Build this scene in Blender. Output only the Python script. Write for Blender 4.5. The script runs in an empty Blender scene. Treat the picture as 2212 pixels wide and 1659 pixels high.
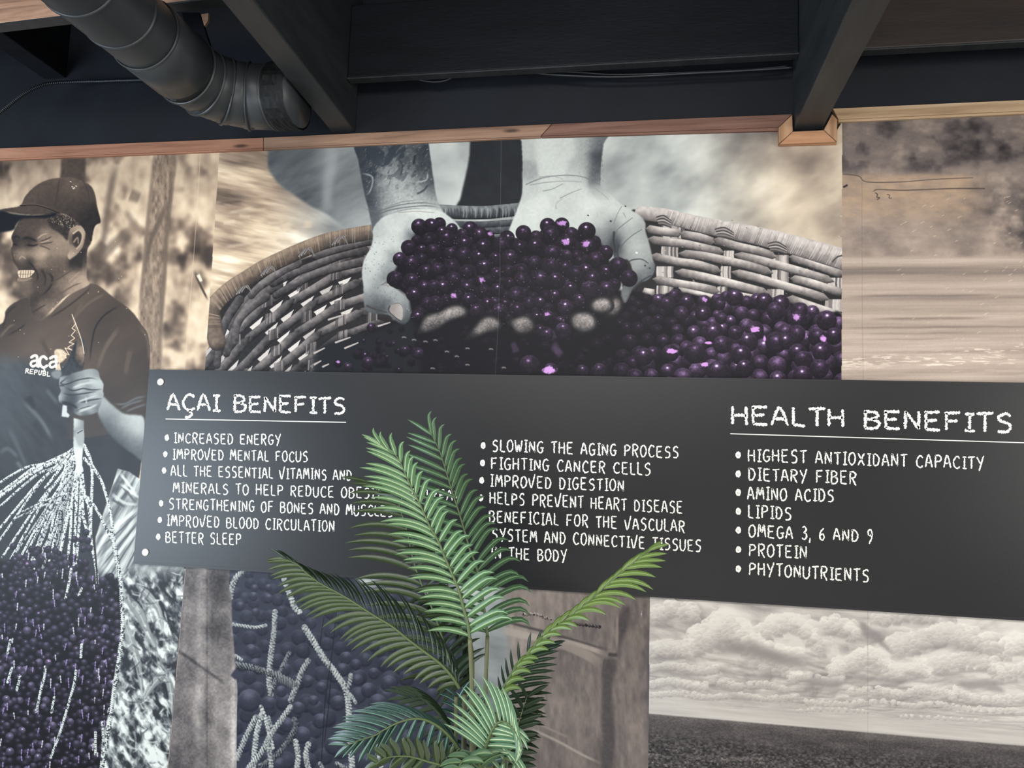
import bpy, bmesh, math, random, time
import numpy as np
from mathutils import Vector, Matrix
C = bpy.context.scene
COL = C.collection
# ---------------------------------------------------------------- camera model (also used to measure the wall)
FW, FH, FPX = 2212.0, 1659.0, 1568.25
YAW, PIT, ROL = 0.171391, 0.098858, 0.033244
CAM = np.array([0.0, -3.2, 1.5])
_f = np.array([-math.sin(YAW)*math.cos(PIT), math.cos(YAW)*math.cos(PIT), math.sin(PIT)])
_r0 = np.array([math.cos(YAW), math.sin(YAW), 0.0]); _u0 = np.cross(_r0, _f)
_r = _r0*math.cos(ROL)+_u0*math.sin(ROL); _u = -_r0*math.sin(ROL)+_u0*math.cos(ROL)
def ray(px, py):
    return (px-FW/2)/FPX*_r - (py-FH/2)/FPX*_u + _f
def at(px, py, Y=0.0):                     # point at distance Y from the wall plane (Y=0) seen at a photo pixel
    d = ray(px, py); t = (Y-CAM[1])/d[1]; return CAM+d*t
def atx(px, py, X):
    d = ray(px, py); t = (X-CAM[0])/d[0]; return CAM+d*t
def atz(px, py, Z):
    d = ray(px, py); t = (Z-CAM[2])/d[2]; return CAM+d*t
def proj(P):
    v = np.asarray(P)-CAM; z = v@_f
    return FW/2+FPX*(v@_r)/z, FH/2-FPX*(v@_u)/z
# ---------------------------------------------------------------- camera, world, lights, exposure
cd = bpy.data.cameras.new('camera'); cam = bpy.data.objects.new('camera', cd); COL.objects.link(cam); C.camera = cam
cd.sensor_fit = 'HORIZONTAL'; cd.sensor_width = 36.0; cd.lens = FPX/FW*36.0; cd.clip_start = .05
M_ = Matrix(((_r[0], _u[0], -_f[0], CAM[0]), (_r[1], _u[1], -_f[1], CAM[1]), (_r[2], _u[2], -_f[2], CAM[2]), (0, 0, 0, 1)))
cam.matrix_world = M_
C.view_settings.view_transform = 'Standard'; C.view_settings.look = 'None'; C.view_settings.gamma = 1.0
C.view_settings.use_curve_mapping = False; C.view_settings.exposure = -0.20
w = bpy.data.worlds.new('room_light'); C.world = w; w.use_nodes = True
bg = w.node_tree.nodes['Background']; bg.inputs[0].default_value = (.93, .96, 1.0, 1); bg.inputs[1].default_value = 0.20
def area(name, loc, target, sx, sy, power, col):
    l = bpy.data.lights.new(name, 'AREA'); l.shape = 'RECTANGLE'; l.size = sx; l.size_y = sy; l.energy = power; l.color = col
    o = bpy.data.objects.new(name, l); COL.objects.link(o); o.location = loc
    o.rotation_euler = (Vector(target)-Vector(loc)).to_track_quat('-Z', 'Y').to_euler(); return o
# daylight through the shop front behind the camera, a second window to its left
area('shopfront_window_light', (5.4, -4.6, 2.0), (-.2, 0, 1.5), 2.6, 2.8, 225, (1.0, .97, .93))
area('side_window_light', (-5.5, -3.8, 1.0), (-2.6, 0, 1.3), 2.6, 2.2, 330, (.74, .87, 1.0))
area('overhead_fill_light', (-.6, -5.6, 3.5), (-.6, 0, 1.2), 5.0, 1.0, 250, (1.0, .985, .96))  # added overhead fill for the wall, not a known opening
sp = area('upward_fill_light', (.2, -5.4, -.2), (.2, -5.4, 3.0), 5.0, 2.6, 230, (1.0, .98, .95))  # added lamp facing up to brighten the beam undersides
# ---------------------------------------------------------------- print of the mural wall, painted procedurally with numpy
# the canvas is the wall plane itself, in metres (u = world X, v = world Z); features are measured on the wall in photo pixels
U0, U1, V0, V1, PPM = -3.62, 1.95, -0.30, 3.12, 500.0
CW, CH = int((U1-U0)*PPM), int((V1-V0)*PPM)
_uu = U0+(np.arange(CW)+.5)/PPM; _vv = V1-(np.arange(CH)+.5)/PPM
_dx = _uu[None, :]-CAM[0]; _dz = _vv[:, None]-CAM[2]; _dy = -CAM[1]
_zz = _dx*_f[0]+_dy*_f[1]+_dz*_f[2]
GX = (FW/2+FPX*(_dx*_r[0]+_dy*_r[1]+_dz*_r[2])/_zz).astype(np.float32)
GY = (FH/2-FPX*(_dx*_u[0]+_dy*_u[1]+_dz*_u[2])/_zz).astype(np.float32)
IMG = np.full((CH, CW, 3), .3, np.float32)
def to_c(px, py):
    p = at(px, py); return (p[0]-U0)*PPM, (V1-p[2])*PPM
def box(x0, y0, x1, y1, m=3):
    cs = [to_c(a, b) for a in (x0, x1) for b in (y0, y1)]
    i0 = max(0, int(min(c[0] for c in cs))-m); i1 = min(CW, int(max(c[0] for c in cs))+m+1)
    j0 = max(0, int(min(c[1] for c in cs))-m); j1 = min(CH, int(max(c[1] for c in cs))+m+1)
    return (slice(j0, max(j1, j0)), slice(i0, max(i1, i0)))
_rs = np.random.RandomState(7)
_LAT = _rs.rand(64, 256, 256).astype(np.float32)
def vn(x, y, seed=0):
    xi = np.floor(x).astype(np.int32); yi = np.floor(y).astype(np.int32)
    fx = x-xi; fy = y-yi; fx = fx*fx*(3-2*fx); fy = fy*fy*(3-2*fy)
    L = _LAT[seed % 64]; a = xi & 255; b = (xi+1) & 255; c = yi & 255; d = (yi+1) & 255
    return (L[c, a]*(1-fx)+L[c, b]*fx)*(1-fy)+(L[d, a]*(1-fx)+L[d, b]*fx)*fy
def fbm(x, y, sx, sy=None, o=4, seed=0, ang=0.0, gain=.5):
    sy = sy or sx
    if ang:
        ca, sa = math.cos(ang), math.sin(ang); x, y = x*ca+y*sa, -x*sa+y*ca
    t = 0; a = 1.; s = 0
    for k in range(o):
        t = t+a*vn(x/sx*2**k+17.3*k, y/sy*2**k+5.1*k, seed+k); s += a; a *= gain
    return t/s
def ss(a, b, x):
    t = np.clip((x-a)/(b-a), 0, 1); return t*t*(3-2*t)
def blur(a, r):
    r = int(round(r))
    if r < 1: return a
    for _ in range(2):
        for ax in (0, 1):
            p = np.concatenate([np.repeat(np.take(a, [0], ax), r+1, ax), a, np.repeat(np.take(a, [-1], ax), r, ax)], ax)
            c = np.cumsum(p, ax, dtype=np.float64)
            n = a.shape[ax]
            a = ((np.take(c, range(2*r+1, 2*r+1+n), ax)-np.take(c, range(0, n), ax))/(2*r+1)).astype(np.float32)
    return a
def cr(pts, n=6, closed=False):                        # Catmull-Rom
    P = np.array(pts, float); N = len(P); out = []
    rng = range(N) if closed else range(N-1)
    for i in rng:
        if closed: a, b, c, d = P[i-1], P[i], P[(i+1) % N], P[(i+2) % N]
        else: a, b, c, d = P[max(i-1, 0)], P[i], P[i+1], P[min(i+2, N-1)]
        for k in range(n):
            t = k/n
            out.append(.5*((2*b)+(c-a)*t+(2*a-5*b+4*c-d)*t*t+(3*b-a-3*c+d)*t**3))
    if not closed: out.append(P[-1])
    return np.array(out)
def F(ox, oy, s):                                      # measuring frame: (x, y[, r]) read off an enlarged view
    def g(pts):
        out = []
        for p in pts: out.append((ox+p[0]/s, oy+p[1]/s)+tuple((v/s if v > 3 else v) for v in p[2:3])+tuple(p[3:]))
        return out
    return g
def pmask(pts, soft=1.0, smooth=True, pad=0):
    P = cr(pts, 5, True) if smooth else np.array(pts, float)
    P = P[:, :2]
    m = soft*3+4+pad
    sl = box(P[:, 0].min()-m, P[:, 1].min()-m, P[:, 0].max()+m, P[:, 1].max()+m)
    X = GX[sl]; Y = GY[sl]; M = np.zeros(X.shape, bool)
    if not X.size: return sl, M.astype(np.float32)
    xa, ya = P[-1]
    # work row-wise: canvas rows are almost photo rows, so restrict each edge to its y band
    ymin = Y.min(1); ymax = Y.max(1)
    for xb, yb in P:
        lo, hi = min(ya, yb), max(ya, yb)
        rows = np.nonzero((ymax >= lo) & (ymin <= hi))[0]
        if len(rows) and yb != ya:
            r = slice(rows[0], rows[-1]+1); y = Y[r]
            M[r] ^= ((ya > y) != (yb > y)) & (X[r] < (xb-xa)*(y-ya)/(yb-ya)+xa)
        xa, ya = xb, yb
    return sl, blur(M.astype(np.float32), max(soft, .0) if soft >= 1 else 0) if soft >= 1 else M.astype(np.float32)
def comp(sl, col, a):
    a = a[..., None] if a.ndim == 2 else a
    IMG[sl] = IMG[sl]*(1-a)+np.asarray(col, np.float32)*a
def c8(r, g=None, b=None):
    if g is None: g = b = r
    return np.array([r, g, b], np.float32)/255.
def lut(t, stops):                                     # tone 0..1 -> colour through stops [(t,(r,g,b))]
    ts = [s[0] for s in stops]
    return np.stack([np.interp(t, ts, [s[1][k]/255. for s in stops]) for k in range(3)], -1).astype(np.float32)
SEPIA = [(0, (24, 24, 27)), (.3, (78, 67, 60)), (.6, (152, 131, 112)), (.85, (212, 189, 160)), (1, (238, 224, 202))]
COOL = [(0, (20, 22, 26)), (.3, (66, 69, 73)), (.6, (142, 145, 143)), (.85, (202, 205, 198)), (1, (234, 234, 226))]
GREYW = [(0, (26, 25, 27)), (.3, (78, 74, 74)), (.6, (142, 134, 130)), (.85, (204, 195, 188)), (1, (240, 234, 226))]
def mixlut(t, A, B, w):
    return lut(t, A)*(1-w[..., None])+lut(t, B)*w[..., None]
def rbf(X, Y, pts, sig, power=None):                   # soft interpolation of tones between measured points
    num = 0; den = 1e-9
    for p in pts:
        w = np.exp(-((X-p[0])**2+(Y-p[1])**2)/(2*sig*sig))+1e-7/(1+((X-p[0])**2+(Y-p[1])**2)/sig**2)
        num = num+w*p[2]; den = den+w
    return num/den
def fill(pts, tone_pts=None, sig=20, tone=.5, pal=SEPIA, soft=1, tex=0, tscale=6, seed=3, alpha=1, rimdark=0, smooth=True, taniso=1, tang=0, rimw=8):
    sl, M = pmask(pts, soft, smooth)
    X, Y = GX[sl], GY[sl]
    t = rbf(X, Y, tone_pts, sig) if tone_pts else np.full(X.shape, tone, np.float32)
    if tex: t = t+tex*(fbm(X, Y, tscale*taniso, tscale, 4, seed, tang)-.5)*2
    if rimdark:
        t = t*(1-rimdark*(1-ss(.0, 1., blur(M, rimw)*2-1)))
    comp(sl, lut(np.clip(t, 0, 1), pal), M*alpha)
def stroke(pts, w0, w1=None, tone=.2, pal=SEPIA, soft=.8, alpha=1, col=None, n=5, tube=0, bumps=0, bl=6., tex=0, seed=5, light=(-.3, -.8), taper=0, profile=None, speck=.55):
    P = cr([p[:2] for p in pts], n) if n > 1 else np.array(pts, float)[:, :2]
    w1 = w0 if w1 is None else w1
    wm = max(w0, w1)+soft+2
    sl = box(P[:, 0].min()-wm, P[:, 1].min()-wm, P[:, 0].max()+wm, P[:, 1].max()+wm)
    X = GX[sl]; Y = GY[sl]
    if not X.size: return
    best = np.full(X.shape, 1e9, np.float32); T = np.zeros_like(best); S = np.zeros_like(best); W = np.full_like(best, w0)
    L = np.concatenate([[0], np.cumsum(np.hypot(*np.diff(P, axis=0).T))]); LT = L[-1]+1e-6
    for i in range(len(P)-1):
        a = P[i]; d = P[i+1]-a; l2 = d@d+1e-9
        u = np.clip(((X-a[0])*d[0]+(Y-a[1])*d[1])/l2, 0, 1)
        ex = X-a[0]-u*d[0]; ey = Y-a[1]-u*d[1]; D = np.hypot(ex, ey)
        m = D < best
        best = np.where(m, D, best); s = (L[i]+u*math.sqrt(l2)); S = np.where(m, s, S)
        T = np.where(m, ex*light[0]+ey*light[1], T)
    k = S/LT; W = w0+(w1-w0)*k
    if taper: W = W*np.minimum(1, np.minimum(k, 1-k)/taper+.15)
    if bumps: W = W*(1+bumps*np.sin(S/bl*6.283))
    if soft > 1.3:
        A = (1-ss(0, 1, (best-np.maximum(0, W-soft))/(np.maximum(W, 0)+soft-np.maximum(0, W-soft))))*alpha*ss(-.05, .22, k)*ss(1.05, .78, k)
    else: A = np.clip((W-best)/soft+.5, 0, 1)*alpha
    if tube:
        q = np.clip(T/np.maximum(W, .5), -1, 1)
        t = tone+tube*q-tube*.5*(best/np.maximum(W, .5))**4
        if bumps: t = t+.20*vn(X*.11, Y*.13, seed+3)*np.sin(S/bl*6.283+T+4*vn(X*.06, Y*.07, seed))-speck*ss(.56, .78, vn(X*.42, Y*.36, seed+7))
        if profile: t = t*(1-profile*(2*np.abs(k-.5))**2)
        if tex: t = t+tex*(fbm(X, Y, 7, 7, 3, seed)-.5)*2
        comp(sl, lut(np.clip(t, 0, 1), pal), A)
    else:
        t = np.full(X.shape, tone, np.float32)
        if bumps: t = t+.2*np.sin(S/bl*6.283)
        comp(sl, lut(np.clip(t, 0, 1), pal) if col is None else col, A)
PB = [(0, (17, 16, 21)), (.3, (40, 32, 44)), (.55, (84, 66, 92)), (.8, (146, 114, 160)), (1, (236, 216, 240))]
PBL = [(0, (12, 12, 17)), (.3, (42, 38, 50)), (.55, (84, 76, 96)), (.8, (134, 122, 146)), (1, (215, 205, 225))]
def berry(x, y, r, rng, pal=PB, base=.16, glow=.34, spec=1., lx=0., ly=-.42, soft=1., fl=.12):
    sl = box(x-r-2, y-r-2, x+r+2, y+r+2)
    X = GX[sl]; Y = GY[sl]
    if not X.size: return
    dx = (X-x)/r; dy = (Y-y)/r; d = np.hypot(dx, dy)
    A = np.clip((1-d)*r/soft+.5, 0, 1)
    jx = lx+rng.uniform(-.18, .18); jy = ly+rng.uniform(-.15, .1)
    g = np.exp(-(((dx-jx)/.62)**2+((dy-jy)/.5)**2))
    s = np.exp(-(((dx-jx)/.15)**2+((dy-jy)/.12)**2))
    t = base+glow*g+.13*ss(.72, 1., d)*ss(.3, -1, dy)-.14*ss(.5, 1.05, d)*ss(-.2, 1, dy)
    t = t+(fbm(X, Y, 3.2, 3.2, 2, rng.randint(40))-.5)*fl*2
    t = t+spec*s*.8
    comp(sl, lut(np.clip(t, 0, 1), pal), A)
    if rng.rand() < .05*spec:                           # torn skin, bright mauve
        a = rng.uniform(0, 6.28); px, py = x+math.cos(a)*r*.2, y-r*.35
        sl = box(px-r, py-r, px+r, py+r); X = GX[sl]; Y = GY[sl]
        m = ss(.55, .2, np.hypot((X-px)/r, (Y-py)/r*1.3)+.7*(fbm(X, Y, 4, 4, 3, rng.randint(40))-.5))
        comp(sl, c8(196, 142, 205), m*.9)
def scatter(poly, rfn, n, rng, mind=.8, order=True):
    P = np.array(poly, float); x0, y0 = P.min(0); x1, y1 = P.max(0); out = []
    cell = {}
    for _ in range(n):
        x = rng.uniform(x0, x1); y = rng.uniform(y0, y1); r = rfn(x, y)*rng.uniform(.85, 1.12)
        ins = False; a = P[-1]
        for b in P:
            if (a[1] > y) != (b[1] > y) and x < (b[0]-a[0])*(y-a[1])/(b[1]-a[1])+a[0]: ins = not ins
            a = b
        if not ins: continue
        g = 40; key = (int(x//g), int(y//g)); ok = True
        for i in (-1, 0, 1):
            for j in (-1, 0, 1):
                for q in cell.get((key[0]+i, key[1]+j), ()):
                    if (q[0]-x)**2+(q[1]-y)**2 < (mind*(q[2]+r))**2: ok = False; break
        if ok:
            cell.setdefault(key, []).append((x, y, r)); out.append((x, y, r))
    if order: out.sort(key=lambda q: q[1])
    return out
# ---- picture 1: smiling picker in a cap holding a bunch of palm berries
def paint_man():
    rng = np.random.RandomState(3)
    A = F(0, 330, 3.319); B = F(0, 740, 3.319); Cc = F(0, 1160, 3.324)
    sl = box(-260, 180, 480, 1850); X, Y = GX[sl], GY[sl]
    n = fbm(X, Y, 62, 75, 4, 2, gain=.55)
    n2 = fbm(X, Y, 26, 34, 3, 9)
    t = .84-.66*ss(.46, .74, n)*(.35+.9*n2)+.32*(n2-.5)+.12*(fbm(X, Y, 9, 16, 2, 31)-.5)+.1*(fbm(X, Y, 14, 120, 2, 35)-.5)-.10*ss(560, 340, Y)
    t = t-.25*ss(250, 60, X)*ss(430, 330, Y)
    t = blur(t.astype(np.float32), 3)
    comp(sl, lut(np.clip(t, 0, 1), SEPIA), np.ones_like(X))
    # background trunks
    fill(A([(445, 35), (620, 35), (612, 260), (430, 260)]), tone=.27, soft=3, tex=.06, smooth=False)
    for q, w, tn in (([(860, 50), (810, 200), (775, 420), (750, 600), (690, 800)], 7, .38), ([(830, 90), (860, 40), (900, 0)], 4, .45), ([(1040, 600), (940, 480), (900, 400)], 7, .5), ([(700, 780), (860, 620), (960, 560)], 11, .42), ([(930, 300), (1010, 330)], 13, .42), ([(660, 760), (760, 640)], 13, .33)):
        stroke(A(q), w, w*.8, tone=tn, soft=7, alpha=.75)
    fill(A([(1110, 20), (1265, 15), (1235, 300), (1205, 600), (1185, 900), (1160, 1200), (1150, 1560), (1010, 1560), (1005, 1100), (1035, 800), (1060, 500), (1090, 250)]), tone=.5, soft=3, tex=.2, tscale=13, taniso=.4, alpha=.9)
    stroke(A([(1255, 20), (1225, 330), (1200, 560), (1185, 860), (1160, 1200), (1150, 1500)]), 5, 4, tone=.4, soft=4, alpha=.8)
    stroke(A([(1215, 330), (1150, 480), (1090, 620), (1055, 740), (1035, 900)]), 6, 4, tone=.37, soft=4, alpha=.8)
    stroke(A([(1110, 60), (1070, 400), (1040, 760), (1005, 1150)]), 3, 3, tone=.45, soft=4, alpha=.7)
    stroke(A([(1400, 850), (1440, 950), (1495, 1060)]), 3.2, 2, tone=.3, soft=1.5); stroke(A([(1420, 870), (1450, 930)]), 4, 3, tone=.95, soft=2)
    # dark body under everything (shirt, shadow)
    fill(B([(-900, -150), (0, -100), (600, -100), (900, -60), (1076, 20), (1070, 200), (1052, 380), (1045, 560), (1030, 750), (1012, 900), (1000, 975), (850, 905), (810, 1030), (760, 1180), (690, 1400), (690, 1800), (-900, 1800)]), tone=.13, soft=1, smooth=False, pal=COOL, tex=.05, tscale=40)
    fill(A([(-700, 1560), (-400, 1330), (0, 1235), (45, 1135), (110, 1075), (205, 1045), (230, 1160), (280, 1205), (350, 1170), (480, 1040), (560, 985), (620, 945), (670, 940), (720, 960), (820, 1040), (940, 1130), (1020, 1235), (1070, 1330), (1076, 1560), (1070, 1760), (900, 2000), (-700, 2100)]),
         A([(100, 1150, .22), (60, 1300, .15), (300, 1350, .34), (600, 1050, .42), (700, 980, .30), (850, 1200, .27), (700, 1180, .16), (1000, 1300, .27), (900, 1500, .26), (1040, 1500, .2), (600, 1300, .3), (200, 1500, .33), (100, 1400, .34), (400, 1250, .31), (500, 1500, .31), (100, 1700, .31), (300, 1800, .25), (700, 1800, .2), (20, 1900, .3)]), 34, soft=1, tex=.035, tscale=30, tang=-.6, taniso=3, pal=SEPIA)
    fill(B([(-900, 150), (400, 150), (500, 300), (500, 700), (300, 950), (0, 1050), (-900, 1100)]), B([(0, 250, .33), (150, 300, .26), (50, 450, .3), (200, 450, .2), (100, 600, .24), (250, 600, .16), (0, 700, .2), (150, 800, .15), (300, 800, .12), (0, 950, .12)]), 26, soft=14, tex=.05, tscale=12, taniso=3, tang=.9, pal=COOL)
    for q, w, tn in (([(170, 420), (300, 560), (380, 700)], 4, .42), ([(330, 330), (420, 440)], 4, .36), ([(60, 600), (120, 720), (200, 900)], 5, .33), ([(0, 800), (60, 760), (140, 830)], 4, .36), ([(200, 380), (260, 480)], 9, .08), ([(120, 850), (180, 920)], 3, .4), ([(240, 560), (330, 700)], 8, .1)):
        stroke(B(q), w, w*.5, tone=tn, soft=5, pal=COOL, alpha=.7)
    for q, w, tn in (([(865, 1095), (760, 1160), (690, 1250), (660, 1380), (650, 1500)], 1.2, .05), ([(20, 1270), (60, 1150), (130, 1090)], 2, .12), ([(350, 1190), (480, 1110), (620, 1000), (660, 950)], 1.2, .14), ([(600, 1060), (540, 1180), (470, 1240)], 4, .36), ([(760, 1010), (640, 1080), (560, 1160)], 3, .38), ([(860, 1250), (760, 1400), (700, 1560)], 5, .38), ([(940, 1400), (900, 1600)], 6, .34), ([(300, 1330), (380, 1500)], 5, .26), ([(0, 1330), (70, 1250), (120, 1230)], 3, .38), ([(60, 1310), (150, 1260), (190, 1220)], 2, .12), ([(1000, 1240), (1060, 1340), (1070, 1500)], 3, .36)):
        stroke(A(q), w, w*.7, tone=tn, soft=2.5, alpha=.8)
    # sleeve edge folds and right arm
    fill(B([(700, 480), (740, 390), (790, 430), (890, 508), (985, 520), (1040, 560), (1030, 830), (960, 800), (860, 730), (760, 620)]), B([(760, 430, .62), (800, 520, .6), (900, 560, .72), (1000, 600, .74), (870, 640, .5), (960, 720, .55), (780, 580, .25), (830, 700, .18), (920, 780, .2), (1010, 790, .4)]), 17, soft=2, pal=COOL, tex=.03)
    for q in ([(1060, 385), (980, 400), (900, 440), (820, 440)], [(1060, 440), (980, 465), (900, 500)], [(1040, 410), (940, 440), (860, 480)]):
        stroke(B(q), 2.2, 1.6, tone=.42, soft=2.5, pal=COOL, alpha=.8)
    # neck and face
    face = A([(165, 470), (280, 452), (400, 440), (540, 485), (620, 560), (652, 640), (630, 700), (626, 820), (628, 900), (645, 945), (560, 990), (470, 1035), (380, 1120), (300, 1195), (262, 1200), (230, 1150), (215, 1058), (185, 1030), (158, 1012), (150, 960), (132, 920), (135, 878), (140, 850), (120, 812), (86, 765), (80, 700), (97, 655), (86, 610), (105, 560), (135, 500)])
    fill(face, A([(240, 500, .26), (340, 500, .3), (160, 560, .26), (250, 560, .3), (330, 590, .52), (400, 560, .42), (430, 640, .55), (300, 640, .42), (220, 650, .12), (120, 650, .08), (160, 650, .3), (290, 720, .66), (240, 700, .5), (400, 700, .5), (470, 700, .52), (110, 710, .3), (150, 720, .56), (165, 765, .62), (200, 790, .08), (135, 795, .15), (290, 800, .45), (380, 790, .38), (460, 790, .36), (170, 820, .22), (290, 870, .22), (340, 900, .27), (400, 860, .3), (170, 920, .46), (180, 965, .34), (200, 1000, .44), (160, 985, .3), (260, 960, .27), (250, 1040, .14), (330, 980, .25), (340, 1030, .2), (560, 820, .2), (600, 760, .2), (540, 880, .52), (590, 900, .66), (470, 930, .42), (520, 960, .58), (400, 1010, .36), (300, 1110, .42), (240, 1110, .18), (280, 1180, .3), (350, 1080, .46), (540, 790, .1), (630, 850, .5)]), 9.5, soft=1.2, tex=.045, tscale=4)
    for q, w, tn in (([(100, 615), (125, 600), (150, 620)], 2.6, .08), ([(160, 625), (200, 612), (255, 630), (275, 645)], 3.4, .07), ([(190, 660), (240, 668), (285, 655)], 2.6, .05), ([(100, 655), (130, 665)], 2.4, .04),
                     ([(290, 640), (340, 620), (380, 600)], 1.2, .2), ([(285, 655), (340, 650), (390, 640)], 1., .22), ([(280, 665), (330, 680), (370, 700)], 1., .25), ([(270, 620), (310, 590), (350, 580)], 1.3, .68), ([(290, 648), (330, 637), (365, 625)], 1., .68),
                     ([(200, 770), (250, 830), (275, 880), (265, 930)], 2.6, .1), ([(140, 770), (160, 745), (195, 765)], 1.8, .6), ([(300, 830), (330, 900), (320, 960)], 3, .14), ([(345, 860), (380, 900), (360, 970), (300, 1030)], 3, .1), ([(235, 1150), (280, 1120), (340, 1085)], 2, .16), ([(330, 960), (430, 900), (540, 830)], 2.2, .26), ([(400, 1040), (520, 960), (600, 930)], 2, .34), ([(490, 930), (580, 850)], 1.2, .6), ([(500, 960), (590, 880)], 1., .62), ([(90, 700), (100, 760), (125, 800)], 1.6, .18)):
        stroke(A(q), w, w*.5, tone=tn, soft=1.6, alpha=.85)
    fill(A([(133, 850), (180, 843), (248, 845), (242, 868), (212, 893), (165, 900), (140, 890)]), tone=.8, soft=.9)
    for x in (155, 172, 190, 208, 224): stroke(A([(x, 846), (x-4, 896)]), .55, tone=.35, soft=.6, n=1)
    stroke(A([(136, 872), (190, 872), (240, 868)]), .5, tone=.4, soft=.6)
    stroke(A([(138, 912), (180, 915), (228, 900)]), 3.2, 1.6, tone=.5, soft=1.3)
    # hair with speckle, ear
    fill(A([(345, 482), (430, 445), (560, 478), (640, 555), (655, 640), (640, 665), (618, 640), (612, 560), (590, 527), (545, 527), (505, 560), (490, 630), (455, 600), (420, 570), (370, 540)]), tone=.16, soft=2, tex=.1, tscale=2.5)
    for _ in range(170):
        x, y = rng.uniform(360, 640), rng.uniform(450, 600)
        if (abs((y-430)-(x-360)*.42) < 62 and x < 600) or (x > 612 and y > 540):
            stroke(A([(x, y), (x+rng.uniform(-9, 9), y+rng.uniform(4, 12))]), .5, .25, tone=rng.uniform(.5, .95), soft=.6, n=1, alpha=.8)
    fill(A([(500, 566), (535, 532), (590, 528), (614, 575), (602, 660), (565, 722), (515, 770), (488, 742), (508, 690), (498, 630)]), A([(540, 560, .6), (600, 570, .66), (590, 650, .6), (520, 740, .66), (540, 700, .5), (510, 600, .4), (550, 620, .3)]), 8, soft=1, tex=.03)
    fill(A([(525, 590), (560, 560), (590, 590), (580, 650), (550, 680), (525, 650)]), tone=.17, soft=2)
    stroke(A([(530, 580), (570, 555), (596, 590), (585, 650), (555, 690)]), 2, 1.4, tone=.68, soft=1.2); stroke(A([(535, 640), (560, 610), (565, 650)]), 2, 1.2, tone=.5, soft=1.2)
    fill(A([(505, 770), (560, 730), (600, 690), (622, 700), (600, 760), (585, 825), (540, 800), (510, 810)]), tone=.12, soft=2)
    # cap
    fill(A([(-160, 470), (0, 412), (70, 398), (150, 380), (185, 315), (255, 243), (340, 198), (440, 180), (525, 180), (600, 208), (655, 240), (685, 300), (700, 385), (720, 462), (725, 502), (690, 522), (672, 570), (655, 640), (600, 540), (520, 470), (430, 432), (330, 442), (200, 445), (90, 432), (0, 418)]),
         A([(0, 415, .22), (150, 400, .27), (300, 410, .25), (200, 330, .3), (300, 260, .31), (420, 210, .32), (530, 240, .38), (500, 330, .27), (400, 350, .25), (620, 290, .27), (600, 400, .19), (500, 420, .18), (690, 470, .1), (640, 500, .08), (660, 600, .1)]), 16, soft=1, tex=.05, tscale=7)
    fill(A([(-200, 480), (0, 415), (90, 436), (200, 447), (330, 445), (405, 430), (400, 455), (330, 472), (250, 470), (160, 480), (120, 520), (100, 556), (0, 575), (-200, 600)]), tone=.05, soft=1.5, pal=COOL)
    stroke(A([(150, 380), (260, 378), (350, 402), (430, 435)]), 1., tone=.08, soft=1); stroke(A([(160, 374), (262, 371), (355, 395)]), .8, tone=.36, soft=.8)
    stroke(A([(430, 200), (415, 290), (400, 370)]), .8, tone=.16, soft=1, alpha=.7); stroke(A([(600, 208), (640, 300), (640, 420)]), .8, tone=.16, soft=1, alpha=.6)
    for x, y in ((520, 245), (535, 252), (508, 208), (548, 240), (528, 258)): stroke(A([(x, y), (x+8, y+3)]), 1, .5, tone=.95, soft=.8, n=1)
    for _ in range(26):
        x, y = rng.uniform(100, 1050), rng.uniform(560, 1550); stroke(A([(x, y), (x+3, y+2)]), .7, tone=.9, soft=.6, n=1, alpha=.7)
    # palm-leaf background at the lower right of the picture
    sl, M = pmask(B([(850, 905), (930, 925), (1000, 975), (1500, 1000), (1500, 1659), (1500, 3100), (700, 3100), (690, 1400), (760, 1180), (810, 1030)]), 1, False)
    X, Y = GX[sl], GY[sl]
    t = .62+.5*(fbm(X, Y, 60, 9, 3, 12, ang=2.1)-.5)*2*ss(1260, 1200, Y)
    m = ss(1215, 1260, Y); u = fbm(X, Y, 30, 13, 4, 22, ang=1.0); w = fbm(X, Y, 11, 15, 3, 28)
    t = t*(1-m)+m*np.clip(.48+1.9*(u-.5)+1.0*(w-.5), .14, .90)
    comp(sl, lut(np.clip(t, 0, 1), COOL), M)
    for q, w, tn in (([(860, 930), (990, 1100)], 3, .9), ([(840, 980), (980, 1150)], 3, .35), ([(860, 1010), (930, 1060), (1010, 1120)], 3, .9), ([(800, 1080), (900, 1150), (1000, 1160)], 3.5, .8), ([(800, 1120), (900, 1180)], 2.5, .3), ([(1000, 1180), (860, 1300), (720, 1420)], 4, .9), ([(1000, 1240), (850, 1420), (720, 1560)], 4, .85), ([(1000, 1310), (860, 1500), (720, 1700)], 4, .9), ([(990, 1400), (880, 1600), (780, 1760)], 4, .8), ([(1010, 1210), (850, 1360), (715, 1480)], 1.5, .35), ([(1010, 1275), (850, 1460), (715, 1630)], 1.5, .3), ([(990, 1360), (870, 1550), (760, 1720)], 1.5, .3), ([(985, 1470), (900, 1640)], 2, .3)):
        stroke(B(q), w, w*.8, tone=tn, soft=1.8, pal=COOL, alpha=.85)
    for q, w in (([(890, 380), (930, 450), (1010, 560), (1080, 720), (1120, 800), (1135, 900)], 14), ([(880, 560), (930, 700), (980, 850), (1010, 1000), (1030, 1200)], 12), ([(960, 320), (1080, 430), (1150, 540), (1180, 720)], 10), ([(1200, 960), (1100, 1060), (1030, 1180)], 13), ([(1210, 980), (1235, 1150), (1240, 1300)], 9)):
        stroke(Cc(q), w, 3, tone=.58, soft=2, pal=COOL, tube=.12, taper=.3)
        stroke(Cc(q), 1.2, .8, tone=.78, soft=1.4, pal=COOL, alpha=.7)
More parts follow.
